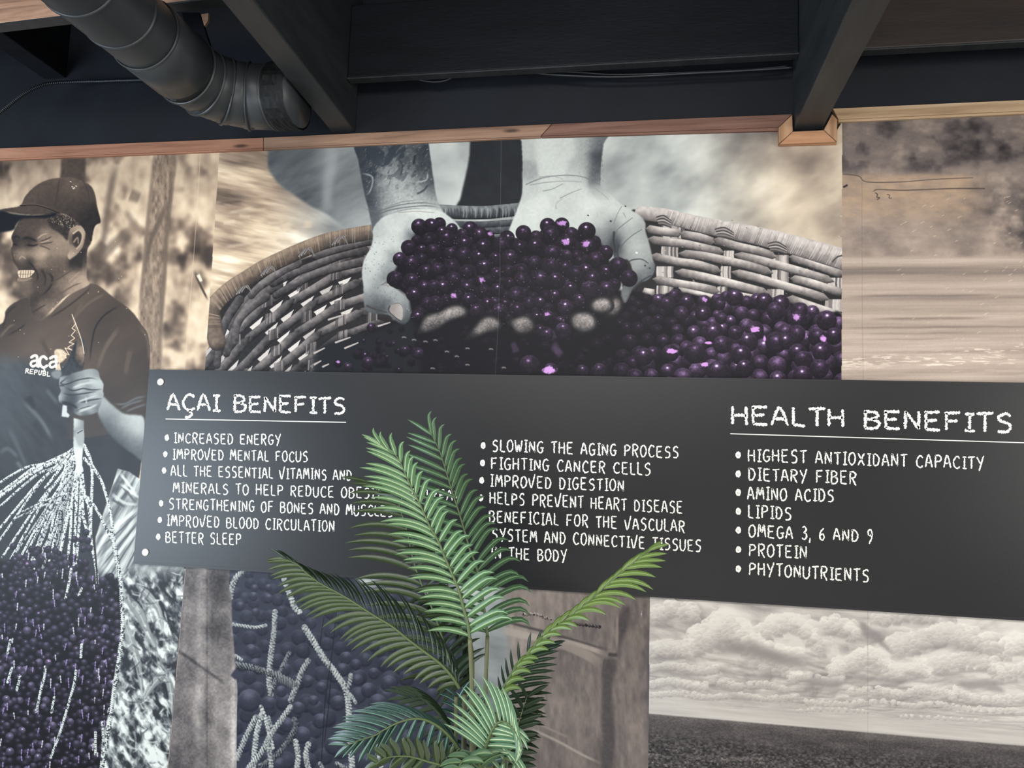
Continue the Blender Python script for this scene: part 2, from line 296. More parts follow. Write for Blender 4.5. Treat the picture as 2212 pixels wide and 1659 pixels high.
    for _ in range(330):
        x, y = rng.uniform(820, 1330), rng.uniform(250, 1900); a = rng.choice([-.9, .8, 1.2, .1, -1.3])+rng.uniform(-.3, .3); l = rng.uniform(15, 95)
        if x > 1335-(y-220)*.084+20: continue
        stroke(Cc([(x, y), (x+math.cos(a)*l*.5, y+math.sin(a)*l*.5+4), (x+math.cos(a)*l, y+math.sin(a)*l)]), rng.uniform(.8, 4.2), .7, tone=rng.choice([.92, .85, .7, .5, .22, .32, .2]), soft=1.9, pal=COOL, alpha=.6, n=2)
    # berry bunch
    bb = [(-200, 1240), (-30, 1205), (20, 1215), (75, 1185), (130, 1188), (190, 1215), (190, 1245), (215, 1262), (232, 1238), (262, 1255), (264, 1350), (252, 1440), (240, 1520), (222, 1590), (205, 1800), (-200, 1800)]
    fill(bb, tone=.02, pal=PBL, soft=3, smooth=False, tex=.06, tone_pts=None)
    # stalks
    def bead(q, w=3.0, tn=.84, w1=None, al=1., b=.16):
        stroke(B(q), w, w1 or w*.8, tone=tn, pal=COOL, soft=.9, tube=.3, bumps=b, bl=4.6, alpha=al)
    K = (565, 745)
    tg = [(-260, 1180), (-180, 1260), (-60, 1120), (-40, 1215), (0, 1335), (0, 1420), (20, 1540), (60, 1590), (100, 1640), (150, 1600), (200, 1640), (250, 1560), (320, 1560), (350, 1600), (420, 1600), (300, 1659)]
    for i, (x, y) in enumerate(tg):
        sx, sy = 520-i*1.5+rng.uniform(-10, 30), 760+rng.uniform(0, 200)*(.3+i/16.)
        mx, my = (sx*.5+x*.5)+30, sy*.5+y*.5-80+i*3
        bead([(sx, sy), (sx*.72+x*.28+12, sy*.72+y*.28-50), (mx-20, my), (x, y)], 3.1, .78+rng.uniform(-.06, .1))
    for i in range(13):
        x0, y0 = 540+rng.uniform(-25, 20), rng.uniform(900, 1150); x1 = rng.uniform(60, 420); y1 = 1180+rng.uniform(0, 430)+(x1-60)*.5
        bead([(x0, y0), (x0*.6+x1*.4, y0*.6+y1*.4-22), (x1, y1)], 2.5, .64+rng.uniform(-.1, .12), al=.95)
    for q in ([(575, 800), (550, 950), (530, 1100), (480, 1300), (440, 1500), (420, 1659)], [(570, 820), (520, 1150), (510, 1350), (480, 1659)], [(580, 820), (585, 1000), (580, 1200), (565, 1400), (550, 1659)], [(560, 1000), (545, 1300), (530, 1659)], [(590, 900), (610, 1080), (640, 1180), (650, 1300), (640, 1400)], [(590, 980), (600, 1200), (625, 1350)], [(600, 1250), (640, 1380)], [(600, 730), (650, 830), (665, 950), (660, 1150), (655, 1350), (670, 1500), (700, 1659), (700, 1800)], [(610, 740), (660, 870), (730, 990), (775, 1130), (800, 1250), (820, 1400), (840, 1540), (870, 1659)], [(630, 1110), (700, 1200), (760, 1320), (810, 1420)], [(610, 830), (650, 880)], [(560, 745), (490, 830), (400, 950), (330, 1040)], [(550, 750), (420, 840), (250, 930), (120, 1020), (0, 1110)]):
        bead(q, 3.5, .86)
    stroke(B([(672, 1350), (685, 1470), (695, 1600), (705, 1760)]), 1.6, 1.8, tone=.08, soft=1)
    fill(B([(533, 540), (605, 560), (608, 700), (600, 760), (590, 900), (560, 1000), (545, 860), (530, 740)]), B([(545, 600, .82), (595, 600, .5), (560, 640, .4), (545, 700, .8), (590, 700, .6), (570, 800, .85), (575, 650, .55)]), 8, soft=1, pal=COOL, smooth=False)
    fill(B([(550, 640), (600, 625), (605, 700), (575, 740), (552, 700)]), tone=.62, soft=1.2, pal=COOL); stroke(B([(560, 650), (595, 630)]), 1, tone=.2, soft=1, pal=COOL)
    for q in scatter(bb, lambda x, y: 8.3, 7000, rng, .66):
        berry(q[0], q[1], q[2], rng, PBL, base=rng.choice([.02, .1, .2, .34], p=[.36, .34, .22, .08]), glow=.36, spec=.5 if rng.rand() < .3 else .03, fl=.07)
        if rng.rand() < .24:
            a = rng.uniform(-.4, .3); stroke([(q[0]+4, q[1]-8), (q[0]+4+a*8, q[1]+rng.uniform(2, 12))], 1.3, 1, col=c8(*((150, 128, 175) if rng.rand() < .6 else (205, 200, 205))), soft=.8, n=1, bumps=.4, alpha=.85)
    for x, y in ((590, 1410), (635, 1420), (540, 1410), (645, 1475), (600, 1480), (620, 1360), (260, 1510), (300, 1550), (350, 1480), (400, 1490), (380, 1530), (100, 1460), (230, 1480), (150, 1590), (200, 1590), (375, 1600), (440, 1590)):
        berry(*F(0, 740, 3.319)([(x, y)])[0][:2], 7.5, rng, PBL, base=.15, glow=.3, spec=.15)
    for q in ([(330, 930), (325, 1000), (300, 1090), (265, 1255)], [(590, 770), (585, 860)], [(550, 960), (540, 1040), (510, 1150), (470, 1290), (420, 1450), (370, 1580)], [(150, 1000), (125, 1100)], [(90, 940), (60, 1040)], [(395, 1150), (375, 1260)], [(80, 740), (60, 830)], [(740, 1330), (745, 1480), (730, 1659)], [(690, 1400), (690, 1560)], [(515, 230), (500, 330), (475, 440)], [(590, 370), (570, 420)]):
        stroke(Cc(q), 3, 3, tone=.78, pal=COOL, tube=.3, bumps=.16, bl=4.4)
    stroke(Cc([(800, -40), (825, 60), (850, 200), (872, 330), (880, 480), (885, 640), (868, 800), (845, 960), (815, 1150), (795, 1330), (760, 1500), (735, 1700)]), 4.6, 4.2, tone=.8, pal=COOL, tube=.3, bumps=.22, bl=4.4)
    # sheath above the fist, fist, ring
    fill(B([(545, 0), (600, -30), (615, 60), (610, 120), (590, 210), (520, 230), (440, 215), (480, 150), (510, 90)]), B([(560, 60, .12), (590, 100, .14), (500, 170, .2), (600, 60, .3)]), 10, soft=1, pal=COOL, tex=.08)
    fill(A([(520, 1160), (545, 1210), (575, 1310), (600, 1400), (612, 1470), (590, 1540), (540, 1480), (550, 1400), (560, 1330), (540, 1250)]), A([(540, 1230, .5), (580, 1330, .35), (600, 1450, .6), (560, 1480, .15)]), 10, soft=1, tex=.1, smooth=False)
    stroke(A([(520, 1160), (552, 1240), (590, 1350), (608, 1440)]), .8, .8, tone=.9, soft=.8)
    pts = [(548, 1225), (520, 1260), (545, 1275), (515, 1310), (540, 1330), (500, 1360), (535, 1370), (490, 1395), (520, 1415), (470, 1400), (500, 1450), (450, 1430), (480, 1470), (420, 1500)]
    stroke(A(pts), .8, .8, tone=.88, soft=.7, n=1)
    fill(A([(395, 1420), (440, 1408), (480, 1440), (470, 1480), (430, 1510), (405, 1480)]), tone=.8, soft=1, tex=.15, tscale=4)
    # chest print
    lw = lambda q, w=2.1: stroke(A(q), w, w, col=c8(226, 216, 200), soft=.9, n=3)
    for ox, oy in ((215, 1455), (350, 1462)):                  # a ... a
        lw([(ox+15, oy+12), (ox+35, oy), (ox+55, oy+8), (ox+58, oy+75)], 2.9); lw([(ox+52, oy+35), (ox+20, oy+42), (ox+10, oy+62), (ox+25, oy+78), (ox+50, oy+66)], 2.6); stroke(A([(ox+58, oy+70), (ox+66, oy+80)]), 2.4, col=c8(226, 216, 200), n=1)
    lw([(338, 1478), (320, 1462), (298, 1470), (290, 1500), (298, 1530), (320, 1540), (340, 1528)], 2.9); lw([(315, 1545), (325, 1560), (308, 1568)], 1.5)
    fill(A([(400, 1560), (430, 1500), (442, 1560)]), tone=.8, soft=.8, smooth=False)
    GL = {'R': [[(0, 30), (0, 0), (12, 1), (14, 8), (10, 14), (0, 15)], [(6, 15), (16, 30)]], 'E': [[(15, 0), (0, 0), (0, 30), (15, 30)], [(0, 15), (11, 15)]], 'P': [[(0, 30), (0, 0), (13, 1), (15, 9), (11, 16), (0, 16)]], 'U': [[(0, 0), (0, 24), (7, 30), (14, 24), (14, 0)]], 'B': [[(0, 0), (0, 30), (13, 29), (15, 22), (10, 15), (0, 15)], [(0, 0), (11, 1), (13, 8), (10, 15)]], 'L': [[(0, 0), (0, 30), (14, 30)]]}
    ox, oy = 192, 1550
    for ch in 'REPUBL':
        for s_ in GL[ch]: stroke(A([(ox+x*1.25-y*.12, oy+y) for x, y in s_]), 1.15, col=c8(222, 212, 196), soft=.7, n=1)
        ox += 31; oy += 4.4
    fill(B([(372, 215), (430, 195), (445, 230), (425, 262), (385, 250)]), tone=.5, soft=1.5, pal=COOL)
    fist = B([(430, 270), (445, 245), (500, 235), (520, 222), (580, 205), (640, 190), (690, 192), (712, 215), (720, 250), (746, 300), (742, 345), (748, 375), (735, 420), (715, 470), (700, 500), (640, 520), (560, 520), (470, 455), (430, 425), (425, 385), (440, 350), (430, 310)])
    fill(fist, B([(450, 270, .62), (500, 255, .34), (560, 240, .5), (640, 215, .6), (700, 230, .5), (520, 300, .36), (600, 290, .62), (680, 280, .78), (730, 310, .7), (450, 335, .5), (500, 345, .3), (560, 330, .72), (640, 325, .5), (700, 340, .6), (440, 395, .66), (490, 400, .28), (540, 400, .2), (600, 400, .55), (680, 385, .72), (730, 380, .6), (570, 435, .5), (640, 430, .42), (700, 440, .5), (480, 440, .15), (520, 470, .1), (570, 490, .6), (640, 470, .76), (700, 470, .4), (620, 510, .25)]), 8.5, soft=1.1, pal=COOL, tex=.03)
    for q, w, tn in (([(500, 245), (440, 290), (480, 300), (560, 270), (650, 255), (700, 265)], 1.6, .16), ([(470, 320), (530, 345), (600, 330), (660, 340), (740, 335)], 1.7, .14), ([(450, 360), (500, 375), (560, 372), (640, 360), (700, 350)], 1.6, .14), ([(540, 425), (600, 425), (660, 412), (740, 400)], 1.8, .14), ([(440, 430), (500, 440), (550, 465), (560, 480)], 3.4, .08), ([(540, 500), (600, 470), (680, 450)], 1.2, .2), ([(430, 310), (470, 310)], 1.6, .15)):
        stroke(B(q), w, w*.7, tone=tn, pal=COOL, soft=1.4, alpha=.85)
    for q, w, tn in (([(520, 330), (590, 300), (680, 285)], 2.6, .8), ([(550, 435), (620, 405), (700, 380)], 2.4, .78), ([(560, 495), (640, 470), (710, 440)], 3.2, .8), ([(620, 390), (625, 440)], 1.4, .75)):
        stroke(B(q), w, w*.6, tone=tn, pal=COOL, soft=2, alpha=.75)
    fill(B([(455, 445), (485, 455), (485, 500), (505, 520), (495, 538), (445, 530)]), tone=.78, soft=1, pal=COOL, smooth=False)
    # print joints and panel border
    stroke([(434, 335), (425, 480), (416, 600), (399, 800)], .7, tone=.86, soft=.8, n=1, alpha=.5)
    sl, M = pmask([(476, 180), (475, 330), (444, 797), (410, 1230), (363, 1659), (350, 1800), (620, 1800), (620, 180)], .5, False)
    return sl, M
# ---- picture 2: cupped hands full of dark berries over a woven basket (the top of it hides behind the trim)
def paint_hands():
    rng = np.random.RandomState(11)
    D = F(440, 300, 3.19); E = F(740, 290, 3.53); G = F(1360, 400, 3.858); R = F(1080, 290, 3.53); Q = F(680, 680, 3.253)
    sl, M = pmask([(478, 150), (475, 330), (444, 797), (425, 1030), (1817, 1030), (1819, 150)], .5, False)
    X, Y = GX[sl], GY[sl]
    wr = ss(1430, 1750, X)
    # soft out-of-focus background; the warm left part is a painted-in reflection
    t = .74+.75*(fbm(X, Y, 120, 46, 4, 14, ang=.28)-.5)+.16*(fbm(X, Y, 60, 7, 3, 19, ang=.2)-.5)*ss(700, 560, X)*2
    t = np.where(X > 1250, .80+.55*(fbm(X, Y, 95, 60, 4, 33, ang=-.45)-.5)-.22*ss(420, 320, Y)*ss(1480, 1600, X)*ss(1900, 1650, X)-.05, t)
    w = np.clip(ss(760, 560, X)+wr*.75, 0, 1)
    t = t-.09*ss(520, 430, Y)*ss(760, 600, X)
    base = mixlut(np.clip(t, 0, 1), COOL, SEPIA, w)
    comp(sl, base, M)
    HOLD = IMG[sl].copy()
    # dark blurred shape behind the left arm
    fill(D([(445, -60), (445, 85), (448, 200), (500, 290), (560, 345), (640, 400), (740, 465), (850, 520), (970, 612), (1060, 640), (1165, 620), (1200, 300), (1200, -60)]), D([(600, 200, .36), (700, 150, .42), (520, 120, .4), (650, 330, .38), (800, 440, .2), (780, 350, .4), (720, 240, .36), (880, 200, .55), (860, 400, .55), (850, 480, .52), (950, 120, .5), (1000, 300, .42), (960, 430, .44), (1050, 500, .52), (930, 560, .5), (1100, 570, .68), (1020, 600, .6)]), 22, soft=3, tex=.07, tscale=16, taniso=3, tang=-.5, pal=COOL)
    stroke(D([(900, 30), (880, 200), (855, 350), (850, 520)]), 12, 9, tone=.62, soft=9, pal=COOL, alpha=.6)
    for _ in range(24):
        x, y = rng.uniform(90, 560), rng.uniform(500, 780); l = rng.uniform(80, 240); a = rng.uniform(-.25, .25)
        stroke(D([(x, y), (x+l, y+l*a)]), rng.uniform(1.5, 5), 2, tone=rng.choice([.9, .86, .62]), soft=4, alpha=.4, n=2)
    stroke(D([(95, 450), (170, 440), (280, 430)]), 3, 2, tone=.3, soft=3, alpha=.5); stroke(D([(560, 575), (580, 640)]), 10, 10, tone=.9, soft=8, alpha=.5); stroke(D([(720, 560), (720, 620)]), 8, 8, tone=.86, soft=8, alpha=.5)
    # leg and dark cloth between the arms
    fill(E([(600, -60), (950, -60), (975, 100), (965, 180), (935, 330), (905, 470), (890, 580), (700, 600)]), E([(720, 130, .72), (820, 120, .78), (930, 110, .62), (780, 190, .62), (800, 250, .74), (900, 220, .7), (780, 380, .66), (860, 370, .76), (760, 480, .72), (860, 520, .8), (940, 160, .66)]), 14, soft=3, pal=COOL, tex=.04, tscale=20)
    fill(E([(975, -60), (1380, -60), (1375, 300), (1370, 480), (1330, 545), (1290, 580), (895, 580), (905, 480), (935, 340), (965, 190), (972, 60)]), tone=.10, soft=2, pal=COOL, tex=.03, tscale=30)
    # ---------- basket, far rim between the hands
    stroke(E([(740, 590), (900, 598), (1080, 600), (1200, 590), (1340, 575)]), 15, 14, tone=.36, tube=.3, pal=COOL, tex=.12, n=3)
    for x in range(760, 1340, 23): stroke(E([(x, 560), (x+5, 600), (x, 645)]), 1.2, .8, tone=rng.choice([.6, .14, .2, .7]), soft=1.5, pal=COOL, alpha=.6, n=2)
    stroke(E([(1200, 560), (1200, 640)]), 3, 2, tone=.1, soft=2, pal=COOL)
    for y in (690, 740, 800): stroke(E([(830, y), (1050, y+5), (1300, y-10)]), 8, 8, tone=.26, tube=.25, pal=COOL, tex=.1, n=2)
    # ---------- basket, left wall
    fill(D([(90, 1150), (300, 1000), (600, 860), (900, 760), (1175, 690), (1240, 1660), (20, 1660), (60, 1400)]), tone=.07, soft=2, pal=GREYW, tex=.03)
    def at_arc(k, u):        # k: how far down the wall, u: 0 right .. 1 left
        v = max(u, 0); x = 1260-(1260-80)*u+k*26*v; return (x, 700+k*104+(v**1.75)*(700+16*k))
    for k in range(0, 9):                                   # bright openings first, canes and ties over them
        for j in range(9):
            u = .10+j*.115+(k % 2)*.057+rng.uniform(-.015, .015)
            if rng.rand() > .45+.55*u: continue
            p = at_arc(k+.02, u); q = at_arc(k+.0, u+.075); m = at_arc(k+.30, u+.05)
            if p[0] > 1180 or p[1] > 1660: continue
            fill(D([(p[0]+8, p[1]-8), (q[0], q[1]-6), (m[0]-4, m[1]+14), (m[0]+24, m[1]-4)]), tone=rng.choice([.82, .74, .86]), soft=.9, pal=GREYW, smooth=False)
    for k in range(0, 10):
        for j in range(5):
            a0 = j*.27-.12+(k % 2)*.135; pts = [at_arc(k+.5+.16*math.sin(w_*math.pi)-.08, a0+w_*.31) for w_ in (0, .25, .5, .75, 1)]
            tt = .40-.10*(k > 4)+rng.uniform(-.05, .05)-.06*(a0 > .6)
            stroke(D(pts), 9.6, 9.0, tone=tt, tube=.34, tex=.13, pal=GREYW, profile=.6, taper=.12, n=5, seed=rng.randint(50), light=(-.25, -.85))
    for k in range(9):                                      # upright ties
        for j in range(5):
            u = .10+j*.20+(k % 2)*.0; p = at_arc(k+.02+.5*(j % 2), u)
            if (k+j) % 2 == 0 and rng.rand() < .35: continue
            for i in range(7):
                x = p[0]-32+i*10+k*2; stroke(D([(x, p[1]-34+i*-3), (x-5+i, p[1]+30-i*3)]), 1.5, 1.3, tone=rng.choice([.22, .36, .5, .6, .3]), pal=GREYW, soft=.9, n=1, alpha=.85)
    for q, tt in ((([(620, 905), (480, 975), (360, 1060), (250, 1180), (190, 1300)]), .3), ([(520, 1010), (400, 1080), (290, 1180), (210, 1330), (160, 1480)], .33), ([(430, 1090), (330, 1160), (240, 1260), (215, 1400)], .36), ([(250, 1110), (160, 1250), (110, 1400), (95, 1560)], .3), (([(1110, 770), (960, 800), (800, 860), (620, 930), (480, 1000)]), .3), ([(1110, 845), (960, 880), (780, 930), (640, 1000), (500, 1080)], .32), ([(1170, 700), (1060, 725), (880, 775), (770, 812)], .34), ([(650, 860), (560, 900), (400, 1010), (330, 1080)], .4)):
        stroke(D(q), 10, 8, tone=tt, tube=.28, tex=.12, pal=GREYW, profile=.3, light=(-.2, -.85))
    rim = D([(95, 1400), (72, 1290), (62, 1190), (110, 1110), (200, 1030), (300, 965), (420, 890), (560, 822), (700, 760), (850, 705), (1000, 672), (1180, 640)])
    stroke(rim, 19, 16, tone=.42, tube=.26, tex=.08, pal=SEPIA, light=(-.35, -.8))
    P = cr([p[:2] for p in rim], 13)
    for i in range(12, len(P)-1):
        d = P[i+1]-P[i]; n_ = np.array([-d[1], d[0]])/np.hypot(*d); sk = d/np.hypot(*d)*3
        if rng.rand() < .75: stroke([P[i]+n_*15-sk, P[i]+n_*2, P[i]-n_*16+sk], .9, .6, tone=rng.choice([.76, .62, .2, .28]), soft=1.2, pal=SEPIA if P[i][0] < 700 else COOL, alpha=rng.uniform(.2, .6), n=2)
    for x, y, a in ((270, 1030, .4), (440, 900, -.5), (700, 770, -.5), (930, 690, .3)):
        for i in range(6): stroke(D([(x-50+i*9, y+45-i*4), (x-6+i*8, y-4-i*3), (x+44+i*4, y-8+i*9)]), 1.5, 1, tone=[.2, .6, .3, .66, .24, .5][i], soft=.9, pal=GREYW)
    # ---------- basket, right wall
    fill(G([(0, 250), (160, 270), (500, 320), (1200, 470), (1770, 640), (1790, 1200), (900, 1010), (0, 960)]), tone=.06, soft=1, pal=GREYW)
    def cane(q, w=9.2, tt=.66, sd=None):
        stroke(G(q), w, w, tone=tt+rng.uniform(-.04, .04), tube=.4, tex=.1, pal=GREYW, profile=.4, taper=.08, seed=rng.randint(50), light=(-.1, -.9))
    for x, ys in ((335, ((345, 450), (520, 595))), (295, ((685, 765), (845, 925))), (828, ((555, 610),)), (802, ((685, 775),)), (772, ((855, 950),)), (1255, ((590, 650), (715, 805))), (1215, ((875, 960),)), (1722, ((780, 860),)), (1698, ((960, 1050),)), (390, ((320, 440),))):
        for y0, y1 in ys:
            hw = 62 if x < 400 or x > 1150 else 34
            for i in range(9):
                xx = x-hw+i*hw/4.; stroke(G([(xx, y0), (xx-3, (y0+y1)/2), (xx, y1)]), 2.2, 2.2, tone=rng.choice([.76, .66, .5, .82, .34]), pal=GREYW, soft=.9, n=1)
    for q in ([(140, 365), (300, 392), (430, 402)], [(425, 412), (560, 432), (640, 455), (705, 480)], [(700, 455), (900, 512), (1100, 560), (1215, 604)], [(1330, 600), (1500, 650), (1780, 750)],
              [(150, 452), (300, 475), (450, 490), (600, 522), (785, 565)], [(870, 580), (1100, 632), (1350, 700), (1520, 750), (1700, 805)], [(175, 590), (400, 640), (560, 662), (760, 722)], [(410, 572), (600, 590), (800, 630), (1000, 675), (1190, 735)],
              [(380, 722), (600, 762), (800, 810), (1000, 862), (1160, 905)], [(850, 725), (1050, 772), (1250, 830), (1500, 902), (1660, 955)], [(195, 785), (400, 822), (600, 855), (745, 890)], [(1340, 780), (1500, 815), (1780, 905)],
              [(380, 880), (600, 925), (800, 975)], [(830, 895), (930, 930), (1090, 955)], [(1310, 940), (1500, 1005), (1700, 1075), (1790, 1125)], [(110, 890), (210, 905)]):
        cane(q)
    stroke(G([(100, 235), (300, 260), (550, 322), (800, 372), (1080, 428), (1400, 510), (1790, 625)]), 15, 23, tone=.68, tube=.3, tex=.1, pal=GREYW, light=(-.15, -.85))
    P = cr([p[:2] for p in G([(300, 262), (550, 322), (800, 372), (1080, 428), (1400, 510), (1790, 625)])], 22)
    for i in range(1, len(P)-1):
        d = P[i+1]-P[i]; n_ = np.array([-d[1], d[0]])/np.hypot(*d)
        stroke([P[i]+n_*(13+i*.06)-d*.8, P[i]+n_*2, P[i]-n_*(13+i*.06)+d*.6], .8, .6, tone=rng.choice([.95, .84, .42, .5]), soft=1.2, pal=GREYW, alpha=rng.uniform(.2, .6), n=2)
    for x, y, w in ((285, 290, 60), (790, 390, 75), (1230, 510, 75)):
        for i in range(7): stroke(G([(x-w+i*4, y-20+i*10), (x, y-34+i*13), (x+w, y+10+i*9)]), 1.6, 1.2, tone=[.24, .62, .2, .7, .3, .5, .22][i], soft=.9, pal=GREYW)
    stroke(G([(1690, 640), (1730, 600), (1790, 585)]), 1.6, tone=.25, pal=GREYW, soft=1)
    for _ in range(90):
        x, y = rng.uniform(150, 1760), rng.uniform(260, 1000); stroke(G([(x, y), (x+rng.uniform(3, 14), y+4)]), rng.uniform(.4, 1.1), .4, tone=rng.choice([.1, .9]), soft=.7, pal=GREYW, alpha=.55, n=1)
    # ---------- dark berry pile in the basket
    fill(G([(-1900, 1100), (-700, 900), (0, 880), (200, 925), (400, 890), (620, 930), (800, 960), (1050, 930), (1200, 960), (1400, 1010), (1600, 1090), (1790, 1160), (1790, 2400), (-2300, 2400), (-2400, 1500)]), tone=.04, soft=2, pal=PB)
    fill(Q([(40, 210), (330, 140), (560, 60), (700, 40), (700, 1100), (-100, 1100), (0, 350)]), tone=.05, soft=6, pal=COOL)
    for q in ([(0, 270), (70, 235)], [(150, 195), (250, 160)], [(215, 235), (305, 198)], [(0, 350), (45, 325)], [(60, 365), (100, 347)], [(450, 80), (530, 55)], [(100, 35), (200, 2)]): stroke(Q(q), 2.2, 1.4, tone=.72, pal=GREYW, soft=1)
    rr = lambda x, y: 11+ (y-640)*.045+(x-1360)*.008
    zone = G([(20, 960), (200, 915), (350, 890), (480, 930), (620, 925), (750, 950), (880, 900), (1000, 960), (1120, 920), (1260, 955), (1420, 1010), (1560, 1080), (1790, 1160), (1790, 1790), (-80, 1790), (-80, 1100)])
    for q in scatter(zone, rr, 2600, rng, .70):
        dk = ss(1390, 1560, q[0]+.9*(q[1]-700)); b = .06+.16*dk
        berry(q[0], q[1], q[2], rng, PB, base=b+rng.uniform(-.04, .05), glow=.22+.2*dk, spec=(.75 if rng.rand() < .4 else .12)*(.5+.5*dk))
    for x, y, r in ((380, 925, 58), (250, 965, 60), (320, 990, 62), (480, 975, 58), (620, 975, 58), (745, 990, 55), (870, 940, 70), (1120, 970, 72), (1260, 985, 70), (1220, 1050, 78), (1410, 1050, 72), (430, 1070, 62), (610, 1070, 66), (760, 1110, 50), (1640, 1130, 85), (1400, 1130, 80), (695, 1225, 85), (1040, 1210, 78), (1300, 1240, 85), (1390, 1240, 75), (1560, 1270, 75), (770, 1330, 75), (540, 1400, 88), (990, 1310, 80), (340, 1400, 72), (1220, 1310, 90), (1310, 1300, 72), (930, 1420, 85), (1400, 1400, 80), (1450, 1460, 78), (880, 1230, 60), (740, 1560, 100), (960, 1530, 75), (1440, 1590, 85), (120, 1430, 75), (1700, 1260, 72), (1600, 1390, 80), (1580, 1530, 80)):
        a, b = G([(x, y)])[0][:2]; berry(a, b, r/3.858, rng, PB, base=.16+.04*rng.rand(), glow=.3, spec=rng.choice([.4, .9]), lx=-.05)
    for x, y, w, h in ((1040, 1205, 45, 25), (355, 1385, 45, 22), (660, 1315, 34, 12), (620, 1495, 36, 20), (1610, 1280, 28, 28), (1125, 1280, 12, 26), (505, 1660, 10, 6)):
        a, b = G([(x, y)])[0][:2]; s2 = box(a-16, b-12, a+16, b+12); X2, Y2 = GX[s2], GY[s2]
        m = ss(1.1, .7, np.hypot((X2-a)/(w/3.86), (Y2-b)/(h/3.86))+.9*(fbm(X2, Y2, 4, 4, 3, rng.randint(40))-.5)); comp(s2, c8(205, 148, 215), m)
    for _ in range(95):
        x, y = rng.uniform(60, 2100), rng.uniform(90, 420)
        if x < 700 and y < 260-x*.3: continue
        a, b = Q([(x, y)])[0][:2]; berry(a, b, rng.uniform(5, 13), rng, PB, base=.05, glow=rng.uniform(.02, .24)*(1 if x < 620 or x > 1350 else .4), spec=rng.choice([0, .1, .6, .9]) if x < 620 else .08, soft=3)
    for x, y, r in ((640, 250, 34), (725, 270, 42), (400, 92, 34), (375, 340, 45), (510, 296, 14), (345, 183, 15), (555, 203, 20), (1510, 355, 72), (2000, 395, 55), (1880, 395, 45), (1660, 390, 52), (235, 375, 40), (1750, 110, 52)):
        a, b = Q([(x, y)])[0][:2]; berry(a, b, r/3.253, rng, PB, base=.14, glow=.3, spec=.6)
    a, b = Q([(1650, 390)])[0][:2]; s2 = box(a-22, b-14, a+22, b+14); X2, Y2 = GX[s2], GY[s2]; comp(s2, c8(205, 150, 215), ss(1.1, .7, np.hypot((X2-a)/15, (Y2-b)/8.5)+.8*(fbm(X2, Y2, 4, 4, 3, 3)-.5)))
    for q in ([(1390, 190), (1420, 270)], [(1590, 110), (1650, 105), (1690, 180)], [(1680, 190), (1720, 280)], [(1660, 220), (1740, 290)]): stroke(Q(q), 5, 8, tone=.5, pal=PB, soft=4, alpha=.6)
    for x, y in ((630, 162), (700, 180), (780, 192), (850, 182), (1075, 240), (1240, 245), (1075, 355), (1330, 375), (1000, 296), (930, 262), (830, 380), (1420, 60)): stroke(Q([(x-18, y), (x, y-5), (x+18, y+3)]), 1.8, 1, tone=.62, pal=GREYW, soft=1.4, alpha=.8)
    # ---------- left arm and hand
    arm = E([(85, -60), (90, 95), (120, 190), (145, 330), (175, 480), (200, 570), (225, 700), (232, 740), (300, 690), (480, 640), (780, 640), (760, 580), (722, 500), (700, 380), (675, 200), (655, 60), (645, -60)])
    fill(arm, E([(120, 120, .2), (250, 100, .3), (400, 110, .35), (560, 150, .32), (620, 200, .25), (200, 250, .3), (350, 250, .5), (480, 230, .45), (330, 380, .62), (450, 380, .64), (560, 400, .55), (640, 300, .32), (680, 420, .3), (200, 430, .3), (250, 470, .4), (210, 520, .22), (300, 500, .62), (450, 480, .68), (600, 470, .7), (690, 480, .55), (240, 600, .5), (350, 580, .66), (500, 560, .78), (650, 560, .82), (230, 700, .5)]), 16, soft=1, pal=COOL, tex=.07, tscale=4)
    s2, M2 = pmask(arm, 1); X2, Y2 = GX[s2], GY[s2]
    tat = ss(.50, .58, fbm(X2+14*fbm(X2, Y2, 30, 30, 2, 40), Y2, 17, 34, 3, 41, ang=.7)+.03*np.sin((X2*.6+Y2)*.35))*ss(425, 345, Y2+.35*(X2-800))+.6*ss(.55, .6, fbm(X2, Y2, 8, 16, 3, 44, ang=.6))*ss(420, 380, Y2)
    edge = 1-ss(0, 26, X2-(766+.28*(Y2-300)))
    comp(s2, c8(44, 50, 58), np.clip(tat*.78+edge*.45, 0, .85)*M2)
    for q, w, tn in (([(150, 560), (260, 590), (420, 545), (600, 525), (740, 540)], 1.3, .4), ([(230, 640), (330, 590), (480, 560), (640, 548), (750, 565)], 1.2, .36), ([(270, 690), (380, 610), (500, 575), (640, 570)], 1.3, .42), ([(330, 560), (450, 520), (570, 505)], .9, .5), ([(150, 300), (230, 330), (215, 430), (180, 470)], 2, .6), ([(420, 180), (460, 240), (440, 330)], 1.6, .2), ([(560, 150), (540, 240)], 3, .12), ([(560, 460), (620, 430), (660, 380)], 2.4, .22), ([(560, 370), (640, 350), (650, 290)], 2, .7)):
        stroke(E(q), w, w*.7, tone=tn, pal=COOL, soft=1.4, alpha=.8)
    for _ in range(160):
        x, y = rng.uniform(140, 690), rng.uniform(80, 560)
        if x < 110+y*.17 or x > 650+y*.1: continue
        stroke(E([(x, y), (x+rng.uniform(4, 16), y-rng.uniform(4, 14))]), .45, .3, tone=rng.choice([.2, .75, .8]), soft=.6, pal=COOL, alpha=.5, n=1)
    hand = E([(232, 735), (262, 680), (330, 625), (480, 580), (640, 570), (750, 592), (830, 640), (880, 690), (910, 745), (860, 760), (700, 760), (640, 800), (620, 850), (500, 900), (430, 960), (410, 1040), (345, 1110), (350, 1155), (430, 1185), (490, 1240), (522, 1320), (520, 1390), (490, 1440), (455, 1448), (400, 1420), (350, 1380), (250, 1370), (185, 1345), (165, 1290), (160, 1150), (150, 1075), (158, 990), (180, 930), (215, 870), (235, 790)])
